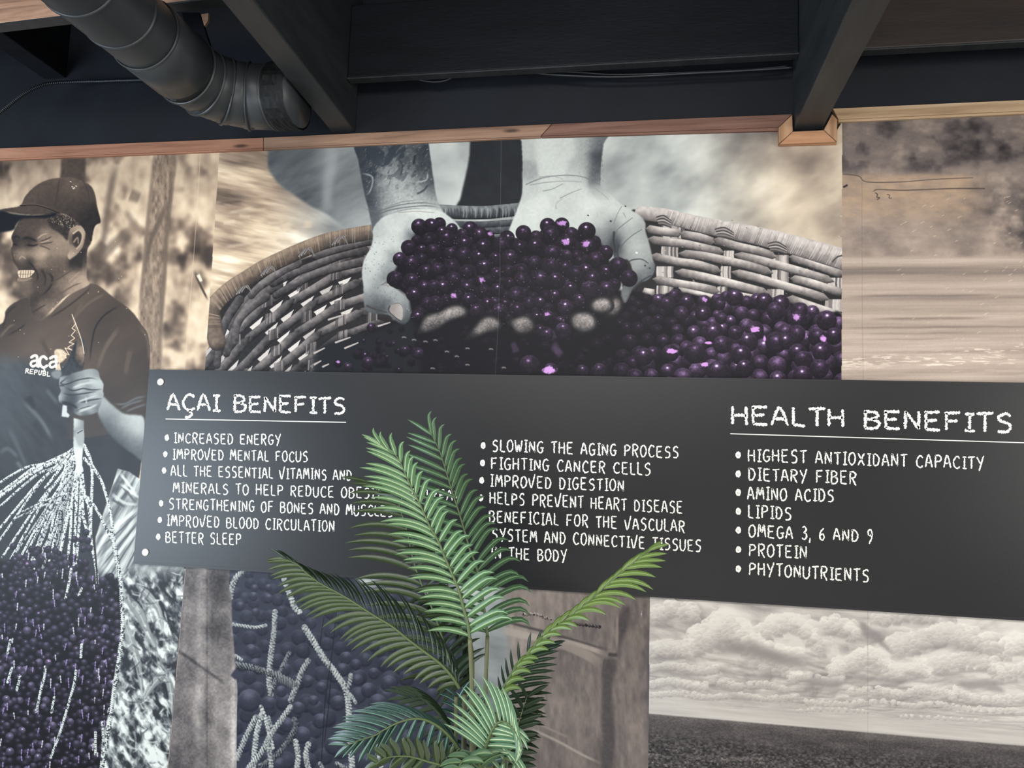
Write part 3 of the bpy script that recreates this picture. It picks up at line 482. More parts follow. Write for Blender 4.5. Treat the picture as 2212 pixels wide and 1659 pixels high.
    fill(hand, E([(260, 760, .72), (400, 640, .78), (600, 600, .84), (750, 620, .82), (830, 680, .78), (880, 730, .7), (400, 740, .8), (560, 700, .76), (300, 840, .8), (400, 850, .8), (480, 820, .72), (540, 800, .34), (590, 830, .2), (200, 950, .8), (300, 950, .78), (390, 930, .55), (175, 1060, .72), (260, 1060, .76), (340, 1040, .58), (330, 1100, .4), (200, 1160, .72), (280, 1130, .6), (260, 1180, .5), (330, 1175, .72), (400, 1200, .66), (180, 1250, .52), (240, 1260, .42), (330, 1260, .5), (430, 1240, .6), (490, 1280, .55), (280, 1330, .3), (210, 1330, .34), (340, 1310, .28), (410, 1330, .62), (440, 1380, .66), (380, 1360, .5), (490, 1350, .4), (500, 1400, .26), (450, 1430, .2), (400, 1410, .2)]), 11, soft=1, pal=COOL, tex=.04, tscale=5)
    fill(E([(370, 1300), (430, 1290), (462, 1320), (465, 1370), (450, 1420), (400, 1400), (360, 1360)]), E([(390, 1320, .56), (440, 1330, .72), (440, 1390, .66), (390, 1370, .6)]), 8, soft=1, pal=GREYW)
    for q, w, tn in (([(280, 1150), (350, 1155), (420, 1185), (480, 1240)], 1, .55), ([(362, 1310), (355, 1350), (400, 1395), (445, 1425)], 1.5, .15), ([(370, 1300), (430, 1290), (462, 1322), (466, 1380)], 1, .42), ([(300, 1150), (340, 1120), (350, 1060)], 1.2, .42), ([(190, 1310), (260, 1340), (340, 1360)], 2.5, .2), ([(430, 600), (560, 590), (700, 600)], 1, .62)):
        stroke(E(q), w, w*.7, tone=tn, pal=GREYW, soft=1.2, alpha=.8)
    for _ in range(110):
        x, y = rng.uniform(170, 480), rng.uniform(780, 1400)
        stroke(E([(x, y), (x+3, y+2)]), rng.uniform(.4, 1.1), .4, tone=.25, soft=.7, pal=COOL, alpha=rng.uniform(.25, .8)*(1 if x < 420 else .4), n=1)
    # ---------- right arm and hand
    rh = R([(158, -60), (165, 60), (172, 200), (176, 400), (165, 480), (145, 540), (115, 620), (70, 735), (85, 790), (160, 830), (500, 880), (760, 880), (850, 890), (880, 950), (975, 960), (1010, 1040), (1020, 1110), (940, 1160), (925, 1220), (955, 1285), (1000, 1200), (1060, 1140), (1130, 1110), (1172, 1062), (1183, 1010), (1165, 950), (1140, 840), (1110, 740), (1108, 680), (1070, 625), (1000, 580), (935, 545), (860, 480), (780, 410), (765, 360), (775, 200), (790, 80), (805, -60)])
    fill(rh, R([(200, 100, .72), (180, 300, .62), (350, 100, .8), (500, 100, .78), (650, 80, .66), (740, 80, .42), (750, 180, .28), (730, 260, .34), (640, 240, .66), (400, 280, .8), (600, 320, .74), (740, 350, .42), (200, 420, .76), (400, 420, .8), (600, 420, .8), (760, 430, .72), (300, 560, .84), (500, 560, .78), (700, 540, .84), (850, 560, .8), (600, 660, .8), (780, 640, .74), (400, 640, .8), (150, 640, .82), (860, 700, .55), (800, 780, .6), (770, 840, .4), (870, 800, .2), (890, 870, .16), (950, 640, .78), (1040, 660, .76), (940, 740, .66), (1050, 740, .66), (1090, 700, .6), (960, 840, .66), (1050, 850, .74), (1110, 820, .62), (1000, 920, .7), (1080, 930, .66), (960, 950, .45), (1130, 950, .6), (1050, 1000, .66), (1120, 1040, .56), (1070, 1080, .4), (1160, 1040, .3), (1000, 990, .6), (960, 1200, .45), (1020, 1140, .3)]), 12, soft=1, pal=COOL, tex=.035, tscale=5)
    for q, w, tn in (([(200, 385), (330, 335), (500, 315), (640, 330), (760, 385)], 1.2, .45), ([(230, 390), (350, 370), (500, 360), (620, 365)], 1, .55), ([(330, 435), (400, 420), (480, 380)], 1, .5), ([(460, 490), (540, 450), (620, 420)], 1, .52), ([(300, 330), (400, 320), (480, 345)], .9, .56), ([(430, 570), (430, 530), (470, 500)], 1, .62), ([(900, 910), (930, 850), (1000, 780), (1080, 730)], 1.1, .35), ([(880, 800), (890, 740), (930, 700), (1010, 640)], 1.1, .4), ([(870, 680), (900, 600), (930, 550)], 1, .5), ([(970, 985), (1010, 960), (1080, 955), (1130, 985)], 1.5, .2), ([(905, 850), (895, 900), (910, 960)], 2.2, .2), ([(870, 750), (868, 830), (885, 900)], 2.6, .14), ([(700, 400), (760, 440), (830, 500)], 1, .6), ([(940, 600), (960, 640)], .9, .5), ([(1020, 1180), (1080, 1120), (1150, 1080)], 2, .2)):
        stroke(R(q), w, w*.7, tone=tn, pal=COOL, soft=1.3, alpha=.75)
    for _ in range(240):
        x, y = rng.uniform(560, 790), rng.uniform(40, 370)
        stroke(R([(x, y), (x+rng.uniform(-8, 8), y+rng.uniform(6, 18))]), .45, .3, tone=.2, soft=.6, pal=COOL, alpha=rng.uniform(.1, .6)*(x-540)/250, n=1)
    for x, y, s_ in ((670, 620, 1.4), (843, 664, 1.7), (955, 550, 1.2), (1105, 1003, 1.4), (1040, 905, 2), (1140, 1022, 1.2)): stroke(R([(x, y), (x+4, y+2)]), s_, s_, tone=.1 if s_ < 1.8 else .95, soft=.8, pal=COOL, n=1)
    # ---------- berries held in the hands
    fill(E([(560, 700), (760, 700), (900, 740), (1050, 740), (1200, 800), (1300, 800), (1500, 760), (1560, 700), (1700, 720), (1900, 760), (2000, 880), (2050, 1000), (2130, 1100), (2080, 1250), (2000, 1300), (1900, 1400), (1700, 1480), (1400, 1500), (1100, 1480), (800, 1400), (560, 1400), (500, 1250), (420, 1180), (360, 1130), (420, 1000), (450, 920), (560, 850)]), tone=.02, soft=2, pal=PB)
    fzone = E([(560, 760), (900, 770), (1250, 850), (1550, 760), (1950, 820), (2060, 1100), (2000, 1260), (1750, 1400), (1300, 1430), (900, 1300), (600, 1380), (500, 1200), (400, 1130), (480, 950)])
    for q in scatter(fzone, lambda x, y: 13, 700, rng, .75): berry(q[0], q[1], q[2], rng, PB, base=.08, glow=.2, spec=.2)
    LE = [(1500, 1500, 50), (585, 705, 60), (740, 685, 50), (675, 705, 62), (835, 725, 45), (765, 750, 45), (670, 810, 62), (800, 800, 68), (975, 725, 60), (1115, 775, 42), (1045, 765, 62), (910, 770, 48), (925, 830, 60), (600, 885, 42), (505, 865, 58), (693, 895, 58), (600, 955, 45), (440, 955, 55), (525, 985, 60), (815, 910, 45), (925, 920, 60), (1030, 935, 55), (1080, 855, 58), (1255, 795, 60), (1210, 850, 68), (1165, 945, 45), (1275, 945, 65), (520, 1120, 58), (400, 1105, 62), (635, 1040, 48), (730, 1030, 52), (835, 1010, 60), (955, 1050, 58), (1075, 1020, 60), (1175, 1060, 48), (1260, 1045, 52), (615, 1175, 50), (700, 1170, 58), (845, 1110, 62), (770, 1170, 58), (540, 1220, 55), (945, 1165, 50), (1055, 1130, 52), (1265, 1135, 45), (1075, 1205, 60), (1180, 1190, 55), (650, 1290, 50), (710, 1290, 58), (860, 1250, 55), (970, 1265, 58), (1100, 1290, 45), (1165, 1290, 50), (1240, 1290, 40), (1025, 1350, 58), (1200, 1350, 60), (570, 1390, 50)]
    LF = [(365, 700, 60), (472, 695, 58), (275, 780, 45), (180, 755, 60), (545, 765, 55), (385, 765, 68), (662, 740, 68), (520, 830, 62), (672, 860, 60), (160, 865, 55), (275, 860, 65), (400, 905, 62), (505, 925, 45), (590, 925, 42), (805, 905, 58), (730, 960, 65), (265, 985, 55), (615, 975, 42), (385, 1015, 65), (505, 1020, 55), (800, 1050, 55), (650, 1040, 55), (575, 1070, 68), (900, 1010, 72), (165, 1040, 55), (300, 1100, 65), (170, 1110, 60), (430, 1120, 65), (705, 1100, 60), (985, 1100, 65), (870, 1150, 50), (820, 1190, 65), (535, 1180, 55), (685, 1190, 72), (130, 1225, 65), (410, 1230, 45), (600, 1270, 50), (220, 1290, 50), (300, 1285, 45), (130, 1340, 60), (500, 1320, 60), (360, 1390, 50), (280, 1395, 45), (460, 1430, 40), (480, 1500, 62), (350, 1525, 58)]
    al = [(q[0], q[1], q[2]) for q in E(LE)]+[(q[0], q[1], q[2]) for q in R(LF)]
    for x, y, r in al:
        hz = .07*ss(1120, 1230, x)*ss(600, 650, y)
        berry(x, y, r, rng, PB, base=.10+hz+rng.uniform(-.03, .04), glow=.25+rng.uniform(-.08, .1), spec=rng.choice([.35, .7, 1.], p=[.4, .35, .25]), fl=.15)
    for x, y in ((472, 680), (500, 822), (655, 838)):
        a, b = R([(x, y)])[0][:2]; s2 = box(a-14, b-12, a+14, b+12); X2, Y2 = GX[s2], GY[s2]; comp(s2, c8(200, 146, 214), .9*ss(1.15, .6, np.hypot((X2-a)/9.5, (Y2-b)/7)+1.1*(fbm(X2, Y2, 4, 4, 3, int(x) % 40)-.5)))
    for _ in range(150):
        x, y = rng.uniform(870, 1320), rng.uniform(500, 700); stroke([(x, y), (x+1.2, y+.6)], rng.uniform(.35, .8), .4, col=c8(215, 190, 225), soft=.7, alpha=.6, n=1)
    # ---------- finger ends
    fg = dict(soft=1.2, pal=GREYW, tex=.2, tscale=3, rimdark=.9, rimw=9)
    fill(E([(575, 1515), (600, 1430), (640, 1372), (740, 1350), (800, 1310), (880, 1296), (940, 1315), (962, 1352), (940, 1395), (880, 1410), (800, 1440), (730, 1490), (650, 1515)]), E([(640, 1410, .5), (700, 1370, .62), (800, 1340, .66), (880, 1320, .72), (940, 1350, .6), (880, 1390, .4), (760, 1420, .4), (620, 1490, .4), (700, 1480, .25)]), 10, **fg)
    fill(E([(940, 1560), (990, 1480), (1060, 1400), (1120, 1380), (1190, 1400), (1218, 1460), (1190, 1500), (1100, 1520), (1000, 1560)]), E([(1100, 1410, .6), (1180, 1430, .55), (1150, 1490, .34), (1040, 1470, .5), (970, 1540, .2)]), 9, **fg)
    fill(E([(1252, 1440), (1290, 1395), (1310, 1400), (1385, 1374), (1440, 1395), (1472, 1450), (1455, 1505), (1390, 1530), (1320, 1520), (1290, 1470)]), E([(1380, 1400, .6), (1450, 1440, .45), (1350, 1480, .5), (1400, 1510, .28), (1270, 1430, .42)]), 8, **fg)
    fill(R([(850, 1245), (890, 1232), (930, 1260), (940, 1310), (900, 1380), (840, 1395), (800, 1380)]), R([(900, 1260, .62), (920, 1320, .5), (860, 1370, .36)]), 8, **fg)
    fill(R([(680, 1320), (700, 1265), (760, 1238), (830, 1240), (870, 1290), (860, 1345), (790, 1372), (720, 1360)]), R([(730, 1270, .66), (800, 1270, .7), (700, 1330, .56), (780, 1350, .42), (850, 1310, .5)]), 8, **fg)
    fill(R([(530, 1430), (550, 1370), (610, 1350), (690, 1355), (740, 1410), (742, 1470), (690, 1510), (610, 1515), (555, 1480)]), R([(590, 1380, .62), (680, 1390, .66), (720, 1440, .58), (560, 1430, .5), (640, 1490, .4), (690, 1490, .46)]), 8, **fg)
    for q in ([(925, 1230), (955, 1285), (1000, 1200)],): stroke(R(q), 1.4, 1, tone=.3, pal=GREYW, soft=1)
    # white flecks and seam
    stroke([(1083, 300), (1080, 600), (1075, 730), (1069, 830)], .5, tone=.55, pal=COOL, soft=.8, n=1, alpha=.4)
    # keep it inside its own panel
    a = M[..., None]
    IMG[sl] = IMG[sl]*a+BACK[sl]*(1-a)
# ---- picture 3: brown river bank, out of focus
def paint_river():
    sl, M = pmask([(1819, 150), (1817, 1030), (2700, 1100), (2700, 100)], .5, False)
    X, Y = GX[sl], GY[sl]
    up = ss(545, 380, Y)
    n1 = fbm(X, Y, 55, 46, 4, 6, gain=.55); n2 = fbm(X, Y, 120, 90, 3, 26); n3 = fbm(X, Y, 26, 9, 3, 36)
    t = .60+.35*(n1-.5)+.1*(n3-.5)
    top = ss(395, 340, Y+10*(n2-.5)); t = t-top*(.24-.75*(n1-.5))
    rg = ss(2080, 2190, X+60*(n2-.5)*2-.1*(Y-500))*ss(560, 520, Y)*ss(360, 420, Y); t = t-rg*(.34+1.1*(.5-n1))
    t = t-.12*ss(.5, .7, n1)*up
    # bank line and water
    w = ss(548, 562, Y); band = np.exp(-((Y-566)/9)**2)
    wl = fbm(X, Y, 260, 11, 4, 16, ang=-.01); wl2 = fbm(X, Y, 90, 3.2, 3, 46, ang=-.012)
    tw = .70+.05*ss(600, 760, Y)+.26*(wl-.5)+.08*(wl2-.5)-.20*np.exp(-((Y-(586-.004*(X-1800)))/13)**2)
    for yy, am, s_, x0, x1 in ((640, .16, 3, 1850, 2140), (646, .1, 5, 1800, 2250), (690, .22, 3.4, 1890, 2120), (709, .15, 2.6, 1820, 2250), (722, .1, 2.2, 1860, 2090), (734, .1, 2, 1860, 2050)):
        tw = tw-am*np.exp(-((Y-(yy-.008*(X-1800)+3*(n1-.5)))/s_)**2)*ss(x0-40, x0+60, X)*ss(x1+40, x1-60, X)*(.5+wl2)
    t = t*(1-w)+tw*w+.08*band
    foam = ss(.60, .72, fbm(X, Y, 26, 3.6, 3, 52))*ss(758, 782, Y-.0*X)*ss(800, 790, Y-60*(n2-.5))*.8+ss(.58, .70, fbm(X, Y, 22, 3.4, 3, 57))*ss(-6, 6, Y-(775-.085*(X-1820)))*ss(34, 6, Y-(775-.085*(X-1820)))
    t = t+.2*np.clip(foam, 0, 1)+.05*(fbm(X, Y, 2.5, 1.5, 2, 50)-.5)
    PW = [(0, (40, 36, 38)), (.3, (88, 80, 78)), (.6, (150, 134, 122)), (.8, (188, 170, 156)), (1, (232, 218, 200))]
    c = lut(np.clip(t, 0, 1), PW)
    wood = np.clip(ss(372, 384, Y)*ss(500, 440, Y)*ss(2160, 2060, X+20*(n1-.5))*(.55+.9*(n3-.3)), 0, 1)  # warm reflection of timber, painted into the print
    c = c*(1-.4*wood[..., None])+c8(190, 152, 112)*(.4*wood[..., None])
    comp(sl, c, M)
    rng = np.random.RandomState(5)
    I = F(1800, 240, 2.765)
    stroke(I([(60, 378), (150, 390), (200, 425), (400, 425), (600, 410), (830, 400)]), 1, .8, tone=.25, soft=1.2, alpha=.8)
    stroke(I([(240, 480), (270, 470), (420, 475), (700, 465), (900, 465)]), 1, 1.3, tone=.25, soft=1.2, alpha=.8)
    stroke(I([(250, 490), (262, 500), (258, 515), (275, 520), (262, 530)]), 1, tone=.25, soft=1); stroke(I([(320, 500), (335, 505), (330, 520), (345, 522)]), .8, tone=.3, soft=1); stroke(I([(62, 455), (80, 445)]), 2, tone=.12, soft=1)
    for _ in range(60):
        x, y = rng.uniform(380, 1200), rng.uniform(500, 1380); l = rng.uniform(4, 12)
        stroke(I([(x, y), (x+l*2, y-l)]), .8, .5, tone=.88, soft=1, alpha=.6, n=1)
    stroke([(1861, 262), (1862, 700), (1868, 1040)], .5, tone=.4, soft=.8, n=1, alpha=.4)

# ---- picture 4: stone post, berry strands close up, worn boards
def paint_lower():
    rng = np.random.RandomState(21)
    J = F(360, 1200, 3.615); K = F(1080, 1240, 3.96)
    sl, M = pmask([(412, 1100), (401, 1228), (382, 1440), (363, 1659), (350, 1800), (1399, 1800), (1400, 1659), (1404, 1290), (1405, 1100)], .5, False)
    X, Y = GX[sl], GY[sl]
    n = fbm(X, Y, 46, 60, 5, 4, gain=.6); g = fbm(X, Y, 5, 5, 3, 8)
    # berries field
    t = .27+.10*(n-.5)
    PV = [(0, (24, 25, 36)), (.3, (56, 58, 70)), (.6, (96, 96, 112)), (.85, (172, 168, 180)), (1, (224, 222, 224))]
    c = lut(np.clip(t, 0, 1), PV)
    comp(sl, c, M)
    for q in scatter([(500, 1215), (960, 1250), (1000, 1700), (480, 1700)], lambda x, y: 11+(y-1220)*.02+(x-500)*.006, 1500, rng, .82):
        dim = 1 if q[0] > 740 else .75
        berry(q[0], q[1], q[2], rng, PV, base=.2+rng.uniform(-.02, .03), glow=.24*dim, spec=0, soft=4, fl=.03, ly=-.6)
    BJ = [(690, 255, 30), (800, 250, 28), (680, 320, 35), (800, 335, 33), (580, 390, 32), (700, 440, 32), (660, 735, 46), (700, 850, 48), (930, 890, 50), (650, 1130, 90), (800, 1150, 55), (915, 1140, 60), (900, 1060, 45), (1030, 1190, 50), (1170, 1190, 60), (1340, 1150, 60), (1060, 1400, 68), (1310, 1480, 75), (940, 1320, 60), (1200, 1290, 60), (1100, 980, 50), (1210, 1030, 42), (1400, 800, 50), (1380, 890, 52), (1480, 850, 44), (1490, 970, 46), (1580, 1050, 60), (1715, 1090, 72), (1650, 1150, 72), (1735, 1000, 65), (1620, 920, 45), (1560, 1230, 45), (880, 1630, 55), (1150, 1130, 40), (1620, 700, 48), (1880, 1180, 50), (1500, 1330, 55)]
    for x, y, r in BJ:
        a, b = J([(x, y)])[0][:2]; berry(a, b, r/3.615, rng, PV, base=.20+.03*rng.rand(), glow=.34, spec=0, soft=3, fl=.04, ly=-.62)
    def st(q, w, tn=.72, al=.95, sf=1.2):
        stroke(J(q), w/3.615, w/3.615, tone=tn, pal=COOL, tube=.24, bumps=.14, bl=6.5, alpha=al, soft=sf, speck=.24)
    for q, w, tn, al in (([(600, 120), (540, 180), (510, 260), (500, 330)], 22, .66, .9), ([(515, 535), (600, 548), (700, 560), (775, 545)], 14, .66, .9), ([(850, 440), (840, 600), (820, 750), (805, 900), (805, 1010), (820, 1090)], 22, .66, .9), ([(920, 180), (960, 290), (1000, 400), (1040, 440)], 22, .72, .9), ([(1080, 560), (1150, 670), (1230, 800), (1310, 900), (1400, 1040), (1425, 1200), (1425, 1350), (1440, 1500), (1450, 1659)], 24, .72, .95), ([(1110, 820), (1060, 900), (1020, 1010), (970, 1130)], 22, .62, .9), ([(960, 760), (920, 840), (860, 960), (810, 1090)], 17, .5, .8), ([(540, 780), (570, 800), (590, 815)], 14, .7, .9), ([(545, 850), (650, 870), (760, 900), (880, 940), (1000, 1000)], 26, .46, .8), ([(740, 1180), (770, 1260), (800, 1370), (830, 1500)], 17, .72, 1), ([(745, 1240), (700, 1420), (680, 1659)], 22, .7, 1), ([(700, 1260), (620, 1420), (545, 1600)], 22, .62, 1), ([(970, 1180), (900, 1280), (820, 1390), (740, 1540), (640, 1659)], 22, .66, .95), ([(800, 1260), (820, 1330)], 14, .6, .9), ([(1000, 1280), (1010, 1340), (950, 1450), (850, 1570), (740, 1640)], 24, .42, .8), ([(1010, 1450), (1030, 1560), (1020, 1659)], 22, .68, 1), ([(1110, 1470), (1090, 1560), (1110, 1659)], 22, .68, 1), ([(1440, 930), (1430, 1000), (1400, 1060)], 18, .6, .9), ([(1410, 1060), (1450, 1100), (1480, 1150)], 14, .7, .9), ([(790, 1430), (810, 1560), (820, 1659)], 20, .62, 1), ([(1640, 1480), (1660, 1560), (1680, 1659)], 17, .7, 1), ([(1200, 1620), (1220, 1659)], 16, .6, .9), ([(1330, 1620), (1400, 1659)], 16, .6, .9)):
        st(q, w, tn, al)
    for x in range(880, 1000, 14): stroke(J([(x, 920+(x-880)*.5), (x, 990+(x-880)*.5)]), .9, tone=.55, pal=COOL, soft=1.4, alpha=.6, n=1)
    for q in ([(1330, 420), (1300, 720), (1240, 1130), (1210, 1620)], [(1230, 480), (1200, 700)], [(1290, 900), (1265, 1200), (1235, 1450)]): stroke(J(q), .9, .9, tone=.05, pal=COOL, soft=1, alpha=.85, n=1)
    # pale curved cloth behind the palm
    fill([(780, 1262), (870, 1246), (960, 1262), (1000, 1300), (1010, 1420), (1010, 1800), (1130, 1800), (1200, 1659), (1140, 1240), (1050, 1120), (780, 1110)], [(860, 1260, .75), (930, 1280, .8), (900, 1250, .7), (960, 1350, .85), (1040, 1400, .62), (1060, 1450, .6), (1040, 1540, .45), (1080, 1600, .35), (1000, 1650, .12)], 40, soft=8, pal=COOL, tex=.1, tscale=20, taniso=3, tang=.3)
    stroke([(815, 1262), (870, 1258), (930, 1285), (975, 1330)], 2, tone=.55, pal=COOL, soft=3)
    # worn boards on the right
    PW = [(0, (34, 32, 34)), (.3, (80, 74, 74)), (.6, (146, 133, 124)), (.85, (196, 184, 170)), (1, (226, 220, 206))]
    kx = lambda q, **k: fill(K(q), pal=PW, **k)
    kx([(90, -420), (1290, -420), (1285, 700), (1275, 1300), (1265, 2100), (160, 2100), (110, 900)], tone_pts=K([(100, 160, .52), (400, 200, .56), (700, 200, .56), (1150, 250, .42), (1180, 400, .4), (900, 350, .46), (700, 500, .4), (900, 560, .5), (0, 600, .66), (100, 700, .62), (500, 800, .46), (700, 750, .42), (800, 900, .52), (600, 1000, .5), (700, 1200, .52), (400, 1100, .52), (200, 1000, .56), (1150, 600, .42), (1050, 900, .52), (1200, 900, .4), (1180, 1100, .34), (1050, 1200, .55), (1180, 1300, .52), (1150, 1500, .52), (900, 1400, .34), (600, 1500, .5), (300, 1500, .46), (200, 1300, .52), (300, 1600, .42), (1200, 1640, .44)]), sig=42, soft=9, tex=.11, tscale=9, taniso=2.5, tang=1.5)
    kx([(1040, 330), (1060, 280), (1110, 270), (1120, 330), (1095, 450), (1040, 600), (1020, 740), (1010, 400)], tone=.27, soft=4, tex=.05)
    kx([(880, 800), (915, 720), (980, 720), (1000, 760), (975, 900), (960, 1000), (975, 1200), (985, 1420), (960, 1659), (865, 1659), (875, 1400), (870, 1100)], tone=.3, soft=3, tex=.05)
    for q, w, tn in (([(-50, 380), (200, 445), (450, 510), (650, 570), (820, 620), (960, 650)], 2.5, .2), ([(920, 680), (960, 690), (1010, 690)], 4, .14), ([(500, 560), (700, 610), (900, 680)], 5, .72), ([(350, 560), (560, 610), (760, 700), (870, 780)], 10, .62), ([(0, 470), (200, 520), (420, 560)], 8, .74), ([(905, 700), (885, 790), (880, 900)], 2, .3), ([(220, 1300), (500, 1430), (700, 1540), (870, 1620)], 2.2, .72), ([(240, 1230), (420, 1320), (600, 1400)], 1.5, .6), ([(60, 1560), (160, 1700)], 4, .14), ([(1005, 330), (1000, 650)], 1.5, .6)):
        stroke(K(q), w, w, tone=tn, pal=PW, soft=3, alpha=.8)
    for q, tn in (([(200, 345), (300, 340), (370, 365), (440, 385)], .58), ([(540, 420), (640, 425), (740, 435), (850, 450)], .24)): stroke(K(q), 3.6, 3, tone=tn, pal=PW, tube=.3, bumps=.3, bl=7)
    # stone post at the left
    sl, M = pmask(J([(160, -320), (152, 102), (130, 420), (95, 760), (60, 1200), (15, 1659), (0, 2200), (560, 2200), (548, 1659), (548, 1400), (555, 1050), (548, 975), (500, 935), (545, 880), (530, 700), (515, 560), (510, 300), (490, 250), (495, 160), (500, -320)]), 1, False)
    X, Y = GX[sl], GY[sl]; j = (X-360)*3.615; k = (Y-1200)*3.615
    t = .45+.42*(fbm(X, Y, 30, 44, 4, 4)-.5)+.20*(fbm(X, Y, 4, 4, 3, 8)-.5)
    t = t+.10*np.exp(-((j-275+.02*k)/40)**2)-.13*ss(300, 350, j-.02*k)*ss(520, 400, j)*ss(900, 500, k)+.1*ss(880, 1000, k)*ss(330, 400, j)
    t = t-.22*np.exp(-((k-(760+.7*(j-120)))/16)**2)*ss(480, 420, j)+.22*np.exp(-(((j-525)/22)**2))*ss(300, 500, k)*.6+.12*np.exp(-(((j-235)/40)**2+((k-1230)/110)**2))-.14*ss(1350, 1650, k)*ss(200, 60, j)-.1*ss(330, 322, j)*ss(300, 322, j)
    comp(sl, lut(np.clip(t, 0, 1), GREYW), M)
    stroke(J([(545, 965), (553, 1050), (548, 1300), (546, 1659)]), 1, tone=.75, soft=1, alpha=.5, pal=COOL)
    stroke(J([(152, 102), (95, 760), (15, 1659)]), .8, tone=.8, soft=.8, n=1, alpha=.6)

# ---- picture 5: cumulus sky over a dark forest horizon
def paint_clouds():
    OUT_ = IMG.copy()
    sl, M = pmask([(1405, 1100), (1404, 1290), (1400, 1659), (1399, 1800), (2700, 1900), (2700, 1150)], .5, False)
    X, Y = GX[sl], GY[sl]
    hz = 1540.5+.0862*(X-1403)                     # horizon
    d = np.maximum(hz-Y, 1); per = d/250.           # distance above horizon
    sc = .22+.78*np.clip(per, 0, 1.15)
    def cl(ox, oy, s):
        U = (X-1700)/sc*.62+ox; V = -330*np.log(np.maximum(d, 4)/250.)*.8+oy
        wu = 40*(fbm(U, V, 120, 90, 3, 44)-.5); a = 0; am = 1.; tot = 0
        for k in range(6):
            f = s/2**k; q = 1-np.abs(2*vn((U+wu)/f+k*7.7, (V+wu)/(f*.62)+k*3.3, 20+k)-1); a = a+am*(1-q if k == 0 else 1-q**1.4); tot += am; am *= .58
        return a/tot
    b = cl(0, 0, 190); b2 = cl(-9, -14, 190)
    big = fbm(X+40, Y*1.9, 190, 120, 3, 54)
    t = .80+.30*(b-.42)+.75*(b-b2)*.62+.22*(big-.5)
    lowc = .82+.16*(fbm(X, d, 120, 6, 4, 34)-.5)
    t = t*ss(10, 75, d)+lowc*(1-ss(10, 75, d)); t = np.clip(t-.03, .56, .88)
    PC = [(0, (30, 30, 33)), (.42, (116, 110, 110)), (.6, (150, 143, 140)), (.8, (194, 188, 181)), (1, (236, 231, 221))]
    comp(sl, lut(t, PC), M)
    KEEP = IMG[sl].copy(); KM = M.copy(); KS = sl; OUT = OUT_[sl].copy()
    rng = np.random.RandomState(9)
    def puff(x, y, r, t0):
        s_ = box(x-r*1.5, y-r*1.5, x+r*1.5, y+r*1.5); X_, Y_ = GX[s_], GY[s_]
        if not X_.size: return
        dx, dy = (X_-x)/r, (Y_-y)/(r*.8); k = rng.randint(40)
        dd = np.hypot(dx, dy)+.9*(fbm(X_, Y_, r*.8, r*.7, 4, k, gain=.6)-.5)
        a = ss(1.02, .84, dd)*ss(.9, -.25, dy); tt = t0+.10*(-dy*.8-dx*.35)+.10*(fbm(X_, Y_, r*.6, r*.45, 3, k+3)-.5)+.07*ss(.55, .95, dd)*ss(.1, -.6, dy)
        comp(s_, lut(np.clip(tt, .5, .97), PC), a*.8)
    LQ = F(1390, 1270, 2.691)
    def mass(cr_, h, r0, t0=.84):
        P = cr([p[:2] for p in LQ(cr_)], 6); h = h/2.691; r0 = r0/2.691
        L = []
        for i, p in enumerate(P):
            for j in range(4):
                f = j/4.+rng.uniform(0, .22); L.append((p[0]+rng.uniform(-r0, r0)*.7, p[1]+r0*.7+f*h, r0*rng.uniform(.7, 1.15)*(1-.25*f), t0-.20*f))
        L.sort(key=lambda q: q[1])
        for q in L: puff(*q)
    for c_, h, r0, t0 in (([(40, 110), (160, 60), (300, 90)], 90, 42, .84), ([(1380, 130), (1560, 100), (1760, 120)], 70, 45, .82), ([(690, 190), (760, 145), (860, 130), (960, 185), (1040, 260)], 110, 44, .86), ([(1040, 170), (1140, 150), (1230, 210)], 90, 40, .84), ([(1420, 270), (1560, 240), (1680, 190), (1810, 190), (1950, 230), (2060, 290)], 120, 48, .84), ([(2110, 290), (2180, 250), (2280, 250)], 110, 42, .88),
                          ([(230, 300), (300, 210), (370, 170), (440, 120), (520, 125), (600, 190), (690, 280), (800, 310), (900, 340)], 170, 46, .88), ([(50, 310), (150, 290), (230, 310)], 80, 34, .86), ([(1100, 420), (1180, 380), (1290, 330), (1380, 350), (1450, 420), (1540, 420), (1620, 400), (1670, 450)], 90, 38, .88), ([(1690, 390), (1850, 360), (2000, 380), (2080, 450)], 90, 36, .85), ([(2130, 430), (2260, 400)], 90, 34, .86),
                          ([(40, 440), (160, 420), (300, 450), (420, 440)], 45, 24, .83), ([(850, 500), (940, 480), (1060, 510), (1150, 500)], 45, 22, .84), ([(40, 530), (150, 510), (260, 530), (360, 545)], 42, 22, .85), ([(440, 520), (560, 540), (700, 530), (820, 560)], 40, 20, .83), ([(1200, 570), (1350, 560), (1480, 580), (1620, 560), (1760, 580)], 50, 24, .85), ([(1800, 600), (1830, 560), (1900, 600), (2060, 620), (2240, 600)], 50, 24, .86), ([(60, 600), (200, 590), (380, 610), (560, 600), (720, 620), (880, 610)], 30, 17, .84), ([(950, 640), (1150, 650), (1350, 640), (1550, 660), (1700, 650), (1900, 680), (2150, 690)], 30, 17, .85), ([(900, 700), (1100, 690), (1300, 705)], 18, 11, .84), ([(1500, 730), (1750, 740), (2000, 760)], 20, 12, .86)):
        mass(c_, h, r0, t0)
    L = F(1390, 1270, 2.691)
    def gap(q, tn=.5): fill(L(q), tone=tn, pal=PC, soft=3, tex=.03, alpha=.8)
